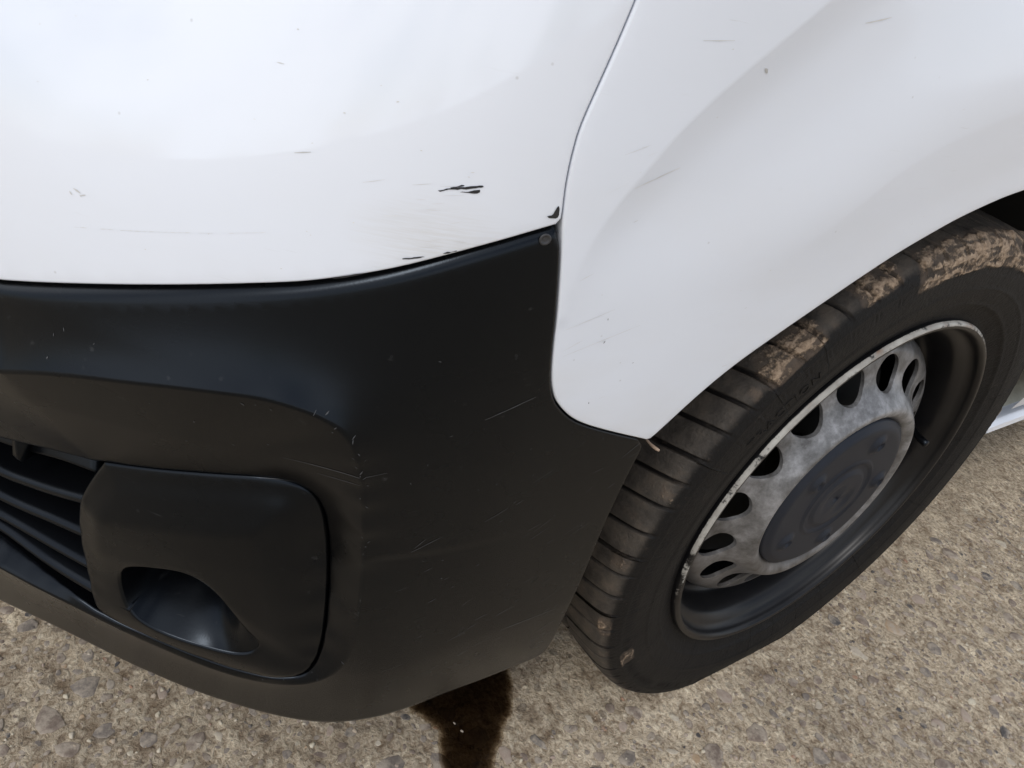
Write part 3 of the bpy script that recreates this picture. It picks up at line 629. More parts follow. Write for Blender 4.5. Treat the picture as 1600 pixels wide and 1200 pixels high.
for h in hol: d = dist(P, h); X = X-.0003*np.clip(1-d/.0022, 0, 1)**2
V = [(x, -p[0], ZC+p[1]) for x, p in zip(X, P)]; Fl = [tuple(f) for f in F]
for Lp in loops[1:-1]:
    prev = Lp
    for dx in (0, .0042):
        b0 = len(V); V += [(X[i]-dx, -P[i, 0], ZC+P[i, 1]) for i in Lp]; cur = list(range(b0, b0+len(Lp)))
        if dx: Fl += [(prev[a], prev[(a+1) % len(Lp)], cur[(a+1) % len(Lp)], cur[a]) for a in range(len(Lp))]
        prev = cur
def fix(o, out=(1, 0, 0)):
    bm = bmesh.new(); bm.from_mesh(o.data); bmesh.ops.recalc_face_normals(bm, faces=bm.faces)
    s = sum((f.normal.dot(Vector(out)) for f in bm.faces if abs(f.normal.dot(Vector(out))) > .7), 0.0)
    if s < 0: bmesh.ops.reverse_faces(bm, faces=bm.faces)
    bm.to_mesh(o.data); bm.free()
wheel = obj('wheel', V, Fl, M['steel'], van); fix(wheel); recentre(wheel)

def revolve(name, prof, mat, parent, n=288, attr=None, closed=False):
    prof = np.asarray(prof, float); m = len(prof); t = np.linspace(0, math.tau, n, endpoint=False)
    V = np.concatenate([wpos(np.full(n, x), np.full(n, r), t) for x, r in prof]); F = []
    for i in range(m-1):
        for a in range(n):
            b = (a+1) % n; F.append((i*n+a, i*n+b, (i+1)*n+b, (i+1)*n+a))
    at = None
    if attr: at = {attr[0]: np.concatenate([attr[1](x, r, t) for x, r in prof])}
    return obj(name, V, F, mat, parent, attrs=at)
rimp = curve([(-.0135, .2205), (-.0100, .2220), (-.0045, .2226), (-.0010, .2218), (.0008, .2200), (.0012, .2175), (.0002, .2150), (-.0030, .2132), (-.0080, .2122), (-.0125, .2098), (-.0165, .2050), (-.0215, .2005), (-.0280, .1985), (-.0400, .1968), (-.0500, .1945), (-.0560, .1890), (-.0620, .1850), (-.0750, .1835), (-.12, .183), (-.16, .188), (-.20, .200), (-.212, .215)], 4)
def wear(x, r, t):
    deg = np.degrees(t); lo = sstep(-40, 15, ((deg+180) % 360)-180)*(1-sstep(100, 150, ((deg+180) % 360)-180))
    nz = np.array([mnoise.noise(Vector((math.cos(a)*11, math.sin(a)*11, 3+x*200))) for a in t])
    e = 1.0 if r > .2184 and x > -.0028 else 0; e2 = 0
    return np.clip(max(e, e2)*(.14+.30*nz+.58*lo), 0, 1)
rim = revolve('rim', rimp, M['rim'], wheel, n=720, attr=('wear', wear)); 

# black centre cap with lug bumps and bosses
N = 96; rr = np.r_[0, np.arange(.003, .1005, .0026), .1015, .1015]; V = []; F = []
lugs = [(.074, a) for a in (32, 104, 176, 248, 320)]
for i, r in enumerate(rr):
    for a in range(N*2):
        t = a*math.tau/(N*2); y, z = r*math.cos(t), r*math.sin(t)
        x = .0015-.0055*sstep(.088, .1015, r)**2
        x += .0022*(1-sstep(.0500, .0520, r))-.0030*(sstep(.036, .0395, r))*(1-sstep(.0470, .0500, r))*(.35+.65*abs(math.cos(t-R_(110))))
        x -= .0022*(1-sstep(.018, .028, r))*(.5+.5*math.cos(2*(t-R_(20))))
        for R0, an in lugs:
            d = math.hypot(y-R0*math.cos(R_(an)), z-R0*math.sin(R_(an)))
            x += .0046*(1-sstep(.0050, .0140, d))-.0060*(1-sstep(.0026, .0052, d))
        if i == len(rr)-1: x -= .012
        V.append((x, -y, ZC+z))
n2 = N*2
for i in range(1, len(rr)):
    F += [((i-1)*n2+a, (i-1)*n2+(a+1) % n2, i*n2+(a+1) % n2, i*n2+a) for a in range(n2)]
capo = obj('centre_cap', V, F, mat_black_plastic('dusty_cap_plastic', .010, .50, 0), wheel)
bm = bmesh.new(); bm.from_mesh(capo.data); bmesh.ops.remove_doubles(bm, verts=bm.verts, dist=1e-6); bm.to_mesh(capo.data); bm.free(); fix(capo)

# black brake disc, added as a backing that keeps the holes dark
bd = revolve('brake_backing_disc', [(-.075, .03), (-.075, .150), (-.085, .1505), (-.095, .150), (-.095, .165), (-.16, .170)], M['dark'], wheel, n=64)
# valve
def tube(name, pts, rads, mat, parent=None, n=10, smooth=True):
    V = []; F = []; pts = [Vector(p) for p in pts]
    for i, (p, r) in enumerate(zip(pts, rads)):
        d = (pts[min(i+1, len(pts)-1)]-pts[max(i-1, 0)]).normalized(); s = d.orthogonal().normalized(); q = d.cross(s)
        V += [p+r*(s*math.cos(a*math.tau/n)+q*math.sin(a*math.tau/n)) for a in range(n)]
    for i in range(len(pts)-1): F += [(i*n+a, i*n+(a+1) % n, (i+1)*n+(a+1) % n, (i+1)*n+a) for a in range(n)]
    F.append(tuple(range(n))[::-1]); F.append(tuple((len(pts)-1)*n+a for a in range(n)))
    return obj(name, V, F, mat, parent, smooth=smooth)
vt = R_(172)
vp = [wpos(np.array(x), np.array(r), np.array(vt)) for x, r in [(-.042, .192), (-.034, .187), (-.026, .183), (-.018, .180), (-.017, .180), (-.008, .178), (-.007, .178)]]
tube('valve_stem', vp, [.0065, .0048, .0040, .0040, .0046, .0046, .0030], M['plastic2'], wheel)

# tyre: grid lines follow the sipes
prof = np.vstack([curve([(-.195, .218), (-.204, .232), (-.210, .255), (-.209, .275), (-.203, .295), (-.192, .308), (-.17, .3145), (-.12, .3165)], 4)[:-1],
                  resample(curve([(-.12, .3165), (-.08, .3165), (-.05, .3162), (-.02, .3150), (-.008, .3130), (-.001, .3098), (.0030, .3050), (.0052, .2990), (.0063, .2900), (.0068, .2800), (.0065, .2700), (.0050, .2580), (.0022, .2460), (-.0022, .2355), (-.0054, .2275), (-.0066, .2215), (-.0090, .2170)], 8), .0024, False)])
T_ = np.gradient(prof, axis=0); T_ /= np.hypot(*T_.T)[:, None]; PN = np.stack([T_[:, 1], -T_[:, 0]], 1)
if PN[len(PN)//2, 1] < 0: PN = -PN
NB = 72; fr_ = np.array([-.085, -.06, 0, .06, .085, .12, .18, .27, .37, .47, .57, .67, .76, .85, .91]); 
jb = np.random.default_rng(3).uniform(-.10, .10, NB); base = np.concatenate([k+fr_+jb[k]*(1-np.clip(fr_, 0, 1))+jb[(k+1) % NB]*np.clip(fr_, 0, 1) for k in range(NB)])*math.tau/NB+R_(4.0); NT = len(base)
m = len(prof); V = np.zeros((m, NT, 3)); A = {k: np.zeros((m, NT)) for k in ('mud', 'tread', 'groove', 'film')}
gphase = np.tile(np.abs(fr_), NB); gw = np.where(gphase < .07, 1.0, 0.0)
def nzv(x, y, z, s): return mnoise.fractal(Vector((x*s, y*s, z*s)), .8, 2.1, 4)
jit = np.array([random.uniform(-.5, .5) for _ in range(NB)])
MUD = [(39.8, 50.5, .3140, .3030, 1.0), (57.8, 66.0, .3148, .3050, .95), (69.5, 125, .3130, .2850, .95), (36.3, 38.0, .3120, .3065, .75), (-16, -11, .3125, .3060, .74), (-30, -24, .296, .280, .62), (1, 5, .3145, .309, .45), (130, 200, .312, .30, .5), (16, 19, .313, .307, .42)]
for j in range(m):
    x, R = prof[j]; nx, nr = PN[j]
    sl = R_(50)*np.clip(x+.02, -.12, .024)
    t = base+sl
    deg = (np.degrees(t)+180) % 360-180
    o = np.zeros(NT); g = np.zeros(NT)
    side = x > .012 and R < .318
    # sipes
    if -.2 < x and R > .3005:
        k = 1.0 if x < -.008 else max(0.0, 1-(.3130-R)/.0115)
        o -= .0052*k*gw; g = gw*min(1, k*1.3)
        # block faces slightly crowned and worn
        o -= .0004*np.tile(jit, (len(fr_), 1)).T.ravel()*(R > .311)
    # grooves round the tread
    for gx, w in ((-.062, .0045), (-.108, .0045), (-.155, .0045)):
        d = abs(x-gx); 
        if R > .312 and d < w+.002: o -= .0065*(1-sstep(w-.001, w+.002, d)); g = np.maximum(g, 1-sstep(w-.001, w+.002, d))
    if x > 0:
        o += .0009*math.exp(-((R-.2960)/.0011)**2)
        o += .0010*math.exp(-((R-.2620)/.0009)**2)+.0008*math.exp(-((R-.2565)/.0009)**2)
        o -= .0012*math.exp(-((R-.2360)/.0011)**2); o += .0014*math.exp(-((R-.2430)/.0016)**2)
    if x > 0 and .281 < R < .294: o += .0004*np.sin(t*360)*math.sin((R-.281)/.013*math.pi)
    pos = wpos(np.full(NT, x), np.full(NT, R), t)
    md = np.zeros(NT)
    if x > -.03 and R > .255:
        for a0, a1, r0, r1, s in MUD:
            ra = sstep(r1-.003, r1+.002, R)*(1-sstep(r0-.0005, r0+.0022, R))
            if ra > 0: md = np.maximum(md, s*ra*sstep(a0-1.6, a0+1.6, deg)*(1-sstep(a1-2, a1+1.5, deg)))
        A['film'][j] = np.maximum(A['film'][j], sstep(0, .5, md)*.75)
        kk = md > .02
        nz = np.zeros(NT)
        for i in np.where(kk)[0]: nz[i] = nzv(R*2.2, t[i]*.16, x*1.5, 110)
        md = np.clip(md*(.62+.75*nz), 0, 1); o = o+md*.0010+np.where(kk, np.maximum(nz, 0)*md*.0022, 0); g = g*(1-sstep(.35, .6, md)*.75)
    A['film'][j] = np.maximum(A['film'][j], .30*sstep(.290, .312, R)+.04*(x > 0)); A['mud'][j] = md; A['tread'][j] = sstep(.3050, .3115, R); A['groove'][j] = g
    V[j] = wpos(x+nx*o, R+nr*o, t)
V = V.reshape(-1, 3)
# the loaded tyre flattens on the ground and bulges above it
zz = V[:, 2]-GZ; V[:, 0] += np.where(V[:, 0] > -.1, 1, -1)*.003*np.clip((.05-zz)/.05, 0, 1)*np.clip(zz/.02, 0, 1)*np.exp(-(V[:, 1]/.12)**2)
V[:, 2] = np.where(zz < .003, GZ+.0012+.0006*np.clip(zz/.023, -1, 1), V[:, 2])
F = [(j*NT+i, j*NT+(i+1) % NT, (j+1)*NT+(i+1) % NT, (j+1)*NT+i) for j in range(m-1) for i in range(NT)]
tyre = obj('tyre', V, F, M['tyre'], wheel, attrs={k: v.ravel() for k, v in A.items()})
bm = bmesh.new(); bm.from_mesh(tyre.data); bmesh.ops.recalc_face_normals(bm, faces=bm.faces); bm.to_mesh(tyre.data); bm.free()

# raised lettering on the sidewall
def lettering(text, t0, Rbase, height, adv=None):
    cu2 = bpy.data.curves.new('t', 'FONT'); cu2.body = text; cu2.size = height*1.35; cu2.resolution_u = 4; cu2.space_character = 1.18
    to = bpy.data.objects.new('t', cu2); col.objects.link(to)
    dg = bpy.context.evaluated_depsgraph_get(); me = bpy.data.meshes.new_from_object(to.evaluated_get(dg)); bpy.data.objects.remove(to); bpy.data.curves.remove(cu2)
    bm = bmesh.new(); bm.from_mesh(me); bmesh.ops.subdivide_edges(bm, edges=[e for e in bm.edges if e.calc_length() > .003], cuts=2)
    geom = bmesh.ops.extrude_face_region(bm, geom=list(bm.faces)); top = [v for v in geom['geom'] if isinstance(v, bmesh.types.BMVert)]
    for v in top: v.co.z = 1
    half = prof[prof[:, 0] > -.01]; Rs = half[::-1, 1]; Xs = half[::-1, 0]; o_ = np.argsort(Rs); Rs = Rs[o_]; Xs = Xs[o_]
    for v in bm.verts:
        R = Rbase+v.co.y; t = R_(t0)+v.co.x/Rbase; x = float(np.interp(R, Rs, Xs))+(.0008 if v.co.z > .5 else -.001)
        v.co = Vector((x, -R*math.cos(t), ZC+R*math.sin(t)))
    bmesh.ops.recalc_face_normals(bm, faces=bm.faces)
    bm.to_mesh(me); bm.free(); me.materials.clear(); me.materials.append(M['tyre']); me.name = 'raised_lettering'
    o = bpy.data.objects.new('raised_lettering', me); col.objects.link(o); o.parent = wheel; recentre_child.append(o); return o
recentre_child = [rim, capo, tyre, bd, bpy.data.objects['valve_stem']]
lettering('TRACTION', 30.5, .2665, .0105)
for o in recentre_child:
    o.data.transform(Matrix.Translation(-HUB)); o.location = (0, 0, 0)      # wheel's own origin is the hub

# ------------------------------------------------------------------ arch liner, sill, rest of the van
th = np.linspace(R_(0), R_(180), 60); V = []; F = []
xs = [-.045, -.06, -.10, -.2, -.36]
for x in xs:
    for t in th: V.append((x, -.395*math.cos(t), max(.31, .31+.395*math.sin(t))))
n = len(th)
for i in range(len(xs)-1): F += [(i*n+a, i*n+a+1, (i+1)*n+a+1, (i+1)*n+a) for a in range(n-1)]
F.append(tuple((len(xs)-1)*n+a for a in range(n)))
liner = obj('arch_liner', V, F, M['dark'], van)
def boxm(name, lo, hi, mat, parent, bev=.0):
    bm = bmesh.new(); bmesh.ops.create_cube(bm, size=1)
    for v in bm.verts: v.co = Vector([(lo[i]+hi[i])/2+v.co[i]*(hi[i]-lo[i]) for i in range(3)])
    if bev: bmesh.ops.bevel(bm, geom=list(bm.edges), offset=bev, segments=2, profile=.5, affect='EDGES')
    me = bpy.data.meshes.new(name); bm.to_mesh(me); bm.free(); me.materials.append(mat); o = bpy.data.objects.new(name, me); col.objects.link(o); o.parent = parent; return o
# sill behind the wheel: painted lip with a dirty inner face above it
def prism(name, sec, y0, y1, mat, parent):      # sec: (x, z) loop swept along y
    m = len(sec); V = [(x, y, z) for y in (y0, y1) for x, z in sec]; F = [(a, (a+1) % m, m+(a+1) % m, m+a) for a in range(m)]+[tuple(range(m))[::-1], tuple(range(m, 2*m))]
    o = obj(name, V, F, mat, parent, smooth=False); bm = bmesh.new(); bm.from_mesh(o.data); bmesh.ops.recalc_face_normals(bm, faces=bm.faces); bm.to_mesh(o.data); bm.free(); return o
sill = prism('sill', [(-.050, .270), (-.040, .266), (-.032, .267), (-.029, .272), (-.031, .279), (-.040, .283), (-.055, .284), (-.06, .278)], .44, 2.6, M['front_paint'], van)
prism('sill_panel', [(-.060, .279), (-.0545, .2848), (-.075, .303), (-.105, .325), (-.16, .330), (-.16, .279)], .445, 2.6, M['dirty_white'], sill)
# hull of the van that the camera does not see: nose, cab, load space (open underneath the skin)
floor = boxm('underbody', (-1.80, -.62, .20), (-.32, 3.9, .34), M['dark'], van)
boxm('inner_wing', (-.42, -.52, .34), (-.37, .5, .9), M['dark'], van)
boxm('bumper_beam', (-1.5, -.66, .36), (-.30, -.52, .62), M['dark'], van)
V = []; F = []; half = [(-.030, .31), (-.012, .40), (.0, .60), (.012, .80), (.0, 1.02), (-.03, 1.25), (-.10, 1.75), (-.16, 1.92), (-.30, 1.97), (-.93, 1.99)]
sec = half+[(-1.86-x, z) for x, z in half[::-1][1:]]
ys = [.47, 1.2, 2.4, 3.6, 3.92]
for k, y in enumerate(ys):
    for x, z in sec:
        V.append((x*(1 if y < 3.9 else .99)+(0 if y < 3.9 else -.01), y, z))
ms = len(sec)
for k in range(len(ys)-1): F += [(k*ms+a, k*ms+a+1, (k+1)*ms+a+1, (k+1)*ms+a) for a in range(ms-1)]
F.append(tuple((len(ys)-1)*ms+a for a in range(ms)))
cab = obj('body_shell', V, F, M['fender_paint'], van, smooth=False)
# bonnet and windscreen
bx = np.linspace(-.05, -1.81, 13); rows = [(-.86, 1.02), (-.66, 1.10), (-.35, 1.17), (.05, 1.22)]
V = []; F = []
for y, z in rows:
    for x in bx:
        s = 1-((x+.93)/.93)**2; V.append((x*(.98)-.018, y+(.30 if y < -.8 else .20 if y < -.6 else .08)*(1-s)-(.08*s if y < -.8 else 0), z-.07*(1-s)))
for k in range(len(rows)-1): F += [(k*13+a, k*13+a+1, (k+1)*13+a+1, (k+1)*13+a) for a in range(12)]
obj('bonnet', V, F, M['front_paint'], van)
V = []; F = []
for y, z, w in [(.05, 1.21, .80), (.44, 1.60, .76), (.62, 1.90, .70)]:
    for x in np.linspace(-1, 1, 9): V.append((-.93+x*w, y+.12*x*x, z-.03*x*x))
for k in range(2): F += [(k*9+a, k*9+a+1, (k+1)*9+a+1, (k+1)*9+a) for a in range(8)]
mg, gn, gl, gp = new_mat('dark_window_glass'); gp.inputs['Base Color'].default_value = (.01, .012, .013, 1); gp.inputs['Roughness'].default_value = .04
obj('windscreen', V, F, mg, van)

# ------------------------------------------------------------------ dry stalk caught between fender and bumper
ms_, n_, l_, p_ = new_mat('dry_straw'); p_.inputs['Base Color'].default_value = (.36, .26, .19, 1); p_.inputs['Roughness'].default_value = .7
st = tube('dry_stalk', STALK, [.0007, .0009, .0010, .0012, .0013, .0009], ms_, None, n=7)
st['label'] = 'short dry straw stalk poking out below the tip of the white fender'; st['category'] = 'stalk'

# ------------------------------------------------------------------ ground
def mat_concrete():
    m, n, l, p = new_mat('exposed_aggregate_concrete'); t = n.new('ShaderNodeTexCoord'); co = t.outputs['Object']
    z1 = nd(n, 'ShaderNodeTexNoise', Scale=3.2, Detail=5, Roughness=.6); l.new(co, z1.inputs['Vector'])
    z2 = nd(n, 'ShaderNodeTexNoise', Scale=170, Detail=8, Roughness=.72, Distortion=.6); l.new(co, z2.inputs['Vector'])
    z3 = nd(n, 'ShaderNodeTexNoise', Scale=38, Detail=6, Roughness=.65, Distortion=.4); l.new(co, z3.inputs['Vector'])
    r2 = ramp(n, [(.29, (.12, .085, .058)), (.40, (.38, .303, .218)), (.50, (.60, .505, .385)), (.61, (.77, .68, .54)), (.73, (.90, .84, .72))]); l.new(z2.outputs['Fac'], r2.inputs['Fac'])
    r3 = ramp(n, [(.32, (.52, .46, .41)), (.47, (.95, .93, .91)), (.68, (1.30, 1.30, 1.27))]); l.new(z3.outputs['Fac'], r3.inputs['Fac'])
    c = mixc(n, l, 1.0, r2.outputs['Color'], r3.outputs['Color'], 'MULTIPLY')
    # small aggregate, flush with the surface: rounded grains of several colours
    warp = nd(n, 'ShaderNodeVectorMath', operation='ADD'); wz = nd(n, 'ShaderNodeTexNoise', Scale=90, Detail=3); l.new(co, wz.inputs['Vector'])
    ws = nd(n, 'ShaderNodeVectorMath', operation='SCALE'); ws.inputs['Scale'].default_value = .010; l.new(wz.outputs['Color'], ws.inputs[0]); l.new(co, warp.inputs[0]); l.new(ws.outputs[0], warp.inputs[1])
    hs = []
    for sc, keep, w in ((62, .60, .34), (120, .62, .36), (230, .66, .38)):
        v = nd(n, 'ShaderNodeTexVoronoi', Scale=sc); v.inputs['Randomness'].default_value = 1; l.new(warp.outputs[0], v.inputs['Vector'])
        s = nd(n, 'ShaderNodeSeparateColor'); l.new(v.outputs['Color'], s.inputs[0])
        size = mth(n, l, 'MULTIPLY_ADD', s.outputs[1], .22, w-.12)
        e = mth(n, l, 'MULTIPLY', mth(n, l, 'LESS_THAN', v.outputs['Distance'], size), mth(n, l, 'GREATER_THAN', s.outputs[0], keep))
        pal = ramp(n, [(0, (.20, .155, .125)), (.22, (.27, .215, .17)), (.42, (.23, .195, .165)), (.58, (.34, .25, .165)), (.72, (.15, .13, .115)), (.84, (.45, .37, .27)), (.93, (.62, .57, .47))]); pal.color_ramp.interpolation = 'CONSTANT'; l.new(s.outputs[2], pal.inputs['Fac'])
        pc = mixc(n, l, .45, pal.outputs['Color'], mixc(n, l, 1.0, pal.outputs['Color'], r3.outputs['Color'], 'MULTIPLY'))
        c = mixc(n, l, mth(n, l, 'MULTIPLY', e, .42), c, pc); hs.append(e)
    big = ramp(n, [(.3, (.80, .78, .75)), (.7, (1.12, 1.1, 1.06))]); l.new(z1.outputs['Fac'], big.inputs['Fac'])
    c = mixc(n, l, 1.0, c, big.outputs['Color'], 'MULTIPLY')
    l.new(c, p.inputs['Base Color']); p.inputs['Roughness'].default_value = .9; p.inputs['Specular IOR Level'].default_value = .25
    h = mth(n, l, 'ADD', z2.outputs['Fac'], mth(n, l, 'MULTIPLY', z3.outputs['Fac'], .9)); h = mth(n, l, 'ADD', h, mth(n, l, 'MULTIPLY', hs[0], .14)); h = mth(n, l, 'ADD', h, mth(n, l, 'MULTIPLY', hs[1], .10))
    b = nd(n, 'ShaderNodeBump', Strength=.9, Distance=.008); l.new(h, b.inputs['Height']); l.new(b.outputs['Normal'], p.inputs['Normal'])
    return m
M['concrete'] = mat_concrete()
def axis(lo, hi, step, far):
    a = np.arange(lo, hi, step); k = np.array([.05, .15, .4, 1, 2.5, 6, 15, 40, 120, far]); return np.concatenate([(lo-k)[::-1], a, hi+k])
gx = axis(-1.15, 1.0, .0085, 300); gy = axis(-1.35, 1.6, .0085, 300); X, Y = np.meshgrid(gx, gy, indexing='ij')
def gz(x, y):
    v = Vector((x*1, y*1, .3)); return .0026*mnoise.noise(v*42)+.0016*mnoise.noise(v*95)+.003*mnoise.noise(v*5)+GZ
Z = np.full_like(X, GZ)
for i in range(10, len(gx)-10):
    for j in range(10, len(gy)-10): Z[i, j] = gz(gx[i], gy[j])
tyre_pad = np.exp(-(((X+.1)/.16)**4+(Y/.16)**4)); Z = Z*(1-tyre_pad)+(GZ-.0006)*tyre_pad
Z -= .004*np.exp(-(((X-.10)/.16)**2+((Y+.55)/.12)**2))
nx_, ny_ = X.shape; I = np.arange(nx_*ny_).reshape(nx_, ny_)
F = np.stack([I[:-1, :-1], I[1:, :-1], I[1:, 1:], I[:-1, 1:]], -1).reshape(-1, 4)
ground = obj('ground', np.stack([X, Y, Z], -1).reshape(-1, 3), F.tolist(), M['concrete']); ground['kind'] = 'structure'; ground['label'] = 'rough brown exposed aggregate concrete under the van'
def ground_z(x, y):
    i = int(np.clip(np.searchsorted(gx, x)-1, 0, nx_-2)); j = int(np.clip(np.searchsorted(gy, y)-1, 0, ny_-2)); a = (x-gx[i])/(gx[i+1]-gx[i]); b = (y-gy[j])/(gy[j+1]-gy[j])
    return float((Z[i, j]*(1-a)+Z[i+1, j]*a)*(1-b)+(Z[i, j+1]*(1-a)+Z[i+1, j+1]*a)*b)

# stones set in the concrete: the ones that show largest are parts of the ground, the small ones one mass
def mat_stone(name, c1, c2, rough=.75):
    m, n, l, p = new_mat(name); t = n.new('ShaderNodeTexCoord'); g = n.new('ShaderNodeNewGeometry')
    z = nd(n, 'ShaderNodeTexNoise', Scale=210, Detail=6, Roughness=.7); l.new(g.outputs['Position'], z.inputs['Vector'])
    r = ramp(n, [(.32, c1), (.68, c2)]); l.new(z.outputs['Fac'], r.inputs['Fac'])
    d = nd(n, 'ShaderNodeTexNoise', Scale=70, Detail=5, Roughness=.7); l.new(g.outputs['Position'], d.inputs['Vector'])
    dr = ramp(n, [(.42, (0, 0, 0)), (.60, (1, 1, 1))]); l.new(d.outputs['Fac'], dr.inputs['Fac'])
    l.new(mixc(n, l, mth(n, l, 'MULTIPLY', dr.outputs['Color'], .88), r.outputs['Color'], (.40, .34, .27)), p.inputs['Base Color']); p.inputs['Roughness'].default_value = rough
    b = nd(n, 'ShaderNodeBump', Strength=.4, Distance=.0015); l.new(z.outputs['Fac'], b.inputs['Height']); l.new(b.outputs['Normal'], p.inputs['Normal']); return m
PAL = [mat_stone('brown_flint', (.13, .098, .076), (.24, .185, .145)), mat_stone('grey_flint', (.12, .102, .088), (.22, .185, .155)), mat_stone('dark_flint', (.045, .042, .042), (.11, .098, .09)),
       mat_stone('ochre_stone', (.30, .20, .115), (.42, .31, .20)), mat_stone('pink_stone', (.28, .21, .165), (.40, .32, .26)), mat_stone('cream_stone', (.42, .36, .25), (.66, .60, .48)), mat_stone('red_brick_grit', (.28, .15, .09), (.36, .23, .15))]
WT = [.50, .26, .05, .05, .07, .05, .02]
def stone_mesh(k, mi, seg=8):
    r = random.Random(k); V = [(0, 0, 1.0)]; ph = [r.uniform(0, 6.28) for _ in range(4)]; am = [r.uniform(.08, .28), r.uniform(.06, .20), r.uniform(.0, .06)]
    rad = [1+am[0]*math.cos(2*a*math.tau/seg+ph[0])+am[1]*math.cos(3*a*math.tau/seg+ph[1])+am[2]*math.cos(5*a*math.tau/seg+ph[2]) for a in range(seg)]
    for s, h in ((.52, .93), (.84, .62), (1.0, .05), (.98, -.9)):
        V += [(rad[a]*s*math.cos(a*math.tau/seg), rad[a]*s*math.sin(a*math.tau/seg), h+r.uniform(-.08, .08)) for a in range(seg)]
    F = [(0, 1+a, 1+(a+1) % seg) for a in range(seg)]
    for q in range(3): F += [(1+q*seg+a, 1+(q+1)*seg+a, 1+(q+1)*seg+(a+1) % seg, 1+q*seg+(a+1) % seg) for a in range(seg)]
    me = bpy.data.meshes.new('stone'); me.from_pydata(V, [], F); me.polygons.foreach_set('use_smooth', [True]*len(F)); me.materials.append(PAL[mi]); return me, V, F
STM = {(k, mi): stone_mesh(k*31+mi, mi)[0] for k in range(6) for mi in range(len(PAL))}
cm = camo.matrix_world.inverted()
def px(p):
    q = cm @ Vector(p); return (800+1200*q.x/-q.z, 600-1200*q.y/-q.z, -q.z) if q.z < -.05 else None
def vis(x, y):
    q = px((x, y, GZ))
    if not q or not (-25 < q[0] < 1625 and -25 < q[1] < 1225): return None
    # hidden under the van?
    if x < -.02 and y > -.36: return None
    if -.02 <= x < .03 and abs(y) < .17: return None
    u_ = q[0]; v_ = q[1]
    if inside(np.array([[u_, v_]]), HIDE)[0]: return None
    return q
HIDE = np.array([(-50, -50), (1650, -50), (1650, 600), (1545, 668), (1476, 750), (1390, 851), (1285, 941), (1165, 1025), (1080, 1062), (976, 1070), (880, 985), (850, 1030), (740, 1075), (640, 1108), (560, 1126), (490, 1128), (400, 1110), (300, 1078), (200, 1035), (100, 985), (0, 938), (-50, 915)], float)
cand = []; tries = 0
while len(cand) < 1500 and tries < 60000:
    tries += 1; x = random.uniform(-.75, .95); y = random.uniform(-1.25, 1.3); q = vis(x, y)
    if not q: continue
    s = .0030+.0120*random.random()**3.0
    if any((x-a)**2+(y-b)**2 < (1.12*(s+c))**2 for a, b, c, _ in cand): continue
    cand.append((x, y, s, s/q[2]))
cand.sort(key=lambda c: -c[3])
LV = {mi: ([], []) for mi in range(len(PAL))}
def choose(): 
    r = random.random(); a = 0
    for i, w in enumerate(WT):
        a += w
        if r < a: return i
    return 0
for i, (x, y, s, _) in enumerate(cand):
    mi = choose(); k = random.randrange(6); asp = random.uniform(.62, 1.0); h = s*random.uniform(.05, .16); rz = random.uniform(0, math.tau)
    me = STM[(k, mi)]; M4 = Matrix.Translation((x, y, ground_z(x, y)+random.uniform(-.0004, .0004))) @ Matrix.Rotation(rz, 4, 'Z') @ Matrix.Rotation(random.uniform(-.12, .12), 4, 'X') @ Matrix.Diagonal((s, s*asp, h, 1))
    if i < 300:
        o = bpy.data.objects.new('stone', me); col.objects.link(o); o.parent = ground; o.matrix_world = M4
    else:
        V0, F0 = LV[mi]; b0 = len(V0); V0 += [M4 @ v.co for v in me.vertices]; F0 += [tuple(b0+j for j in p.vertices) for p in me.polygons]
V0 = []; F0 = []; mids = []
for mi in LV:
    b0 = len(V0); V0 += LV[mi][0]; F0 += [tuple(b0+j for j in f) for f in LV[mi][1]]; mids += [mi]*len(LV[mi][1])
gs = obj('small_stones', V0, F0, None, ground); [gs.data.materials.append(a) for a in PAL]; gs.data.polygons.foreach_set('material_index', mids); gs['kind'] = 'stuff'
# loose grit lying on top
V0 = []; F0 = []; mids = []; cnt = 0
while cnt < 900:
    x = random.uniform(-.75, .95); y = random.uniform(-1.25, 1.3); q = vis(x, y)
    if not q: continue
    cnt += 1; s = .0008+.0024*random.random()**3; mi = random.choices(range(len(PAL)), [.2, .15, .12, .12, .1, .28, .03])[0]; me = STM[(random.randrange(6), mi)]
    M4 = Matrix.Translation((x, y, ground_z(x, y)+s*.3)) @ Matrix.Rotation(random.uniform(0, 6.28), 4, 'Z') @ Matrix.Rotation(random.uniform(-.4, .4), 4, 'X') @ Matrix.Diagonal((s, s*random.uniform(.55, 1), s*.6, 1))
    b0 = len(V0); V0 += [M4 @ v.co for v in me.vertices]; F0 += [tuple(b0+j for j in p.vertices) for p in me.polygons]; mids += [mi]*len(me.polygons)
gr = obj('grit', V0, F0, None, None); [gr.data.materials.append(a) for a in PAL]; gr.data.polygons.foreach_set('material_index', mids); gr['kind'] = 'stuff'; gr['label'] = 'loose pale grit scattered over the concrete'

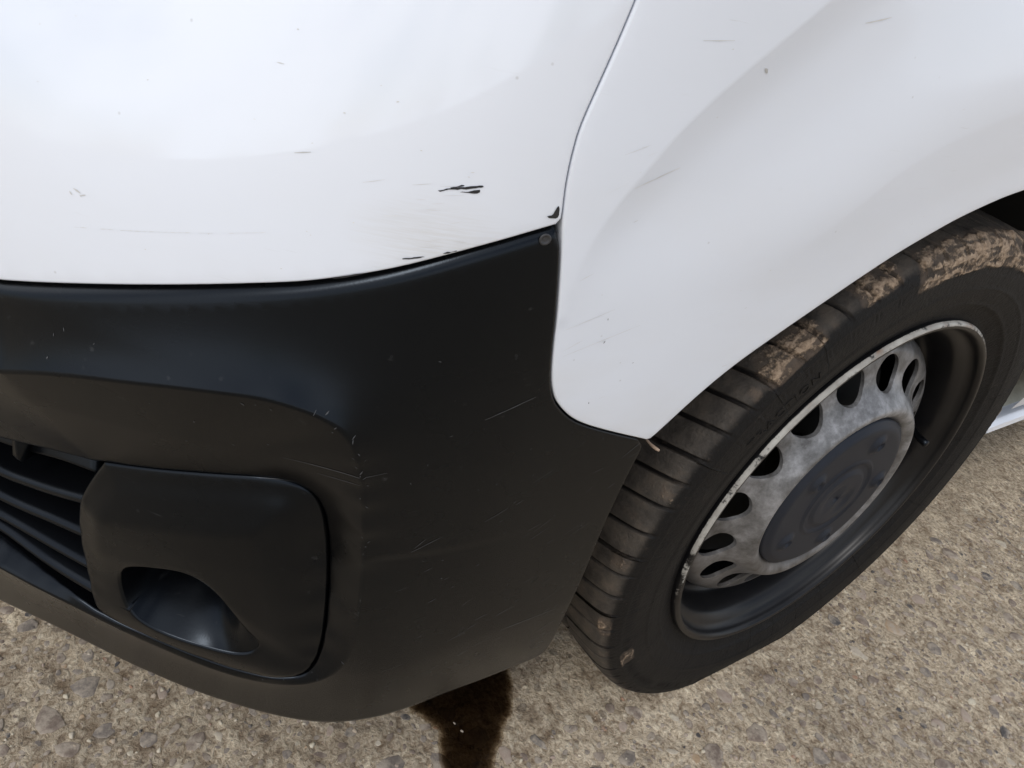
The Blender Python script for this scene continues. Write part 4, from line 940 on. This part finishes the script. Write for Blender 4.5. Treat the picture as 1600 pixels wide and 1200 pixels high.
# water that has run out from under the bumper
mw, n_, l_, p_ = new_mat('wet_film'); out_ = [a for a in n_ if a.type == 'OUTPUT_MATERIAL'][0]
at_ = nd(n_, 'ShaderNodeAttribute', attribute_name='depth'); t_ = n_.new('ShaderNodeTexCoord'); zn = nd(n_, 'ShaderNodeTexNoise', Scale=140, Detail=5, Roughness=.7); l_.new(t_.outputs['Object'], zn.inputs['Vector'])
dp = mth(n_, l_, 'ADD', at_.outputs['Fac'], mth(n_, l_, 'MULTIPLY', mth(n_, l_, 'SUBTRACT', zn.outputs['Fac'], .5), .7)); rp = ramp(n_, [(.10, (.80, .76, .70)), (.34, (.42, .36, .29)), (.75, (.25, .205, .16))]); l_.new(dp, rp.inputs['Fac'])
tr_ = n_.new('ShaderNodeBsdfTransparent'); l_.new(rp.outputs['Color'], tr_.inputs['Color']); gl_ = n_.new('ShaderNodeBsdfGlossy'); gl_.inputs['Roughness'].default_value = .12
bp = nd(n_, 'ShaderNodeBump', Strength=.5, Distance=.003); l_.new(zn.outputs['Fac'], bp.inputs['Height']); l_.new(bp.outputs['Normal'], gl_.inputs['Normal'])
fz = n_.new('ShaderNodeFresnel'); fz.inputs['IOR'].default_value = 1.33; l_.new(bp.outputs['Normal'], fz.inputs['Normal']); mx = n_.new('ShaderNodeMixShader'); l_.new(mth(n_, l_, 'MULTIPLY', fz.outputs[0], at_.outputs['Fac']), mx.inputs[0]); l_.new(tr_.outputs[0], mx.inputs[1]); l_.new(gl_.outputs[0], mx.inputs[2]); l_.new(mx.outputs[0], out_.inputs['Surface'])
PU = resample(curve(PUDDLE+[PUDDLE[0]], 6)[:-1], .0025); PU = PU+np.array([(.003*mnoise.noise(Vector((a*60, b*60, 1)))+.002*mnoise.noise(Vector((a*330, b*330, 1))), .003*mnoise.noise(Vector((a*60, b*60, 9)))+.002*mnoise.noise(Vector((a*330, b*330, 9)))) for a, b in PU])
gxx, gyy = np.meshgrid(np.arange(PU[:, 0].min(), PU[:, 0].max(), .008), np.arange(PU[:, 1].min(), PU[:, 1].max(), .008)); G = np.stack([gxx.ravel(), gyy.ravel()], 1)
if area(PU) < 0: PU = PU[::-1]
G = G[inside(G, PU)]; G = G[dist(G, PU) > .003]
P, F, _ = triangulate(PU, [], G); dd = dist(P, PU)
pud = obj('puddle', [(p[0], p[1], ground_z(*p)+.0016+.0008*min(1, d/.006)) for p, d in zip(P, dd)], F.tolist(), mw, attrs={'depth': np.clip(dd/.012, 0, 1)})
pud['kind'] = 'structure'; pud['label'] = 'dark wet trickle of water running out from under the bumper'
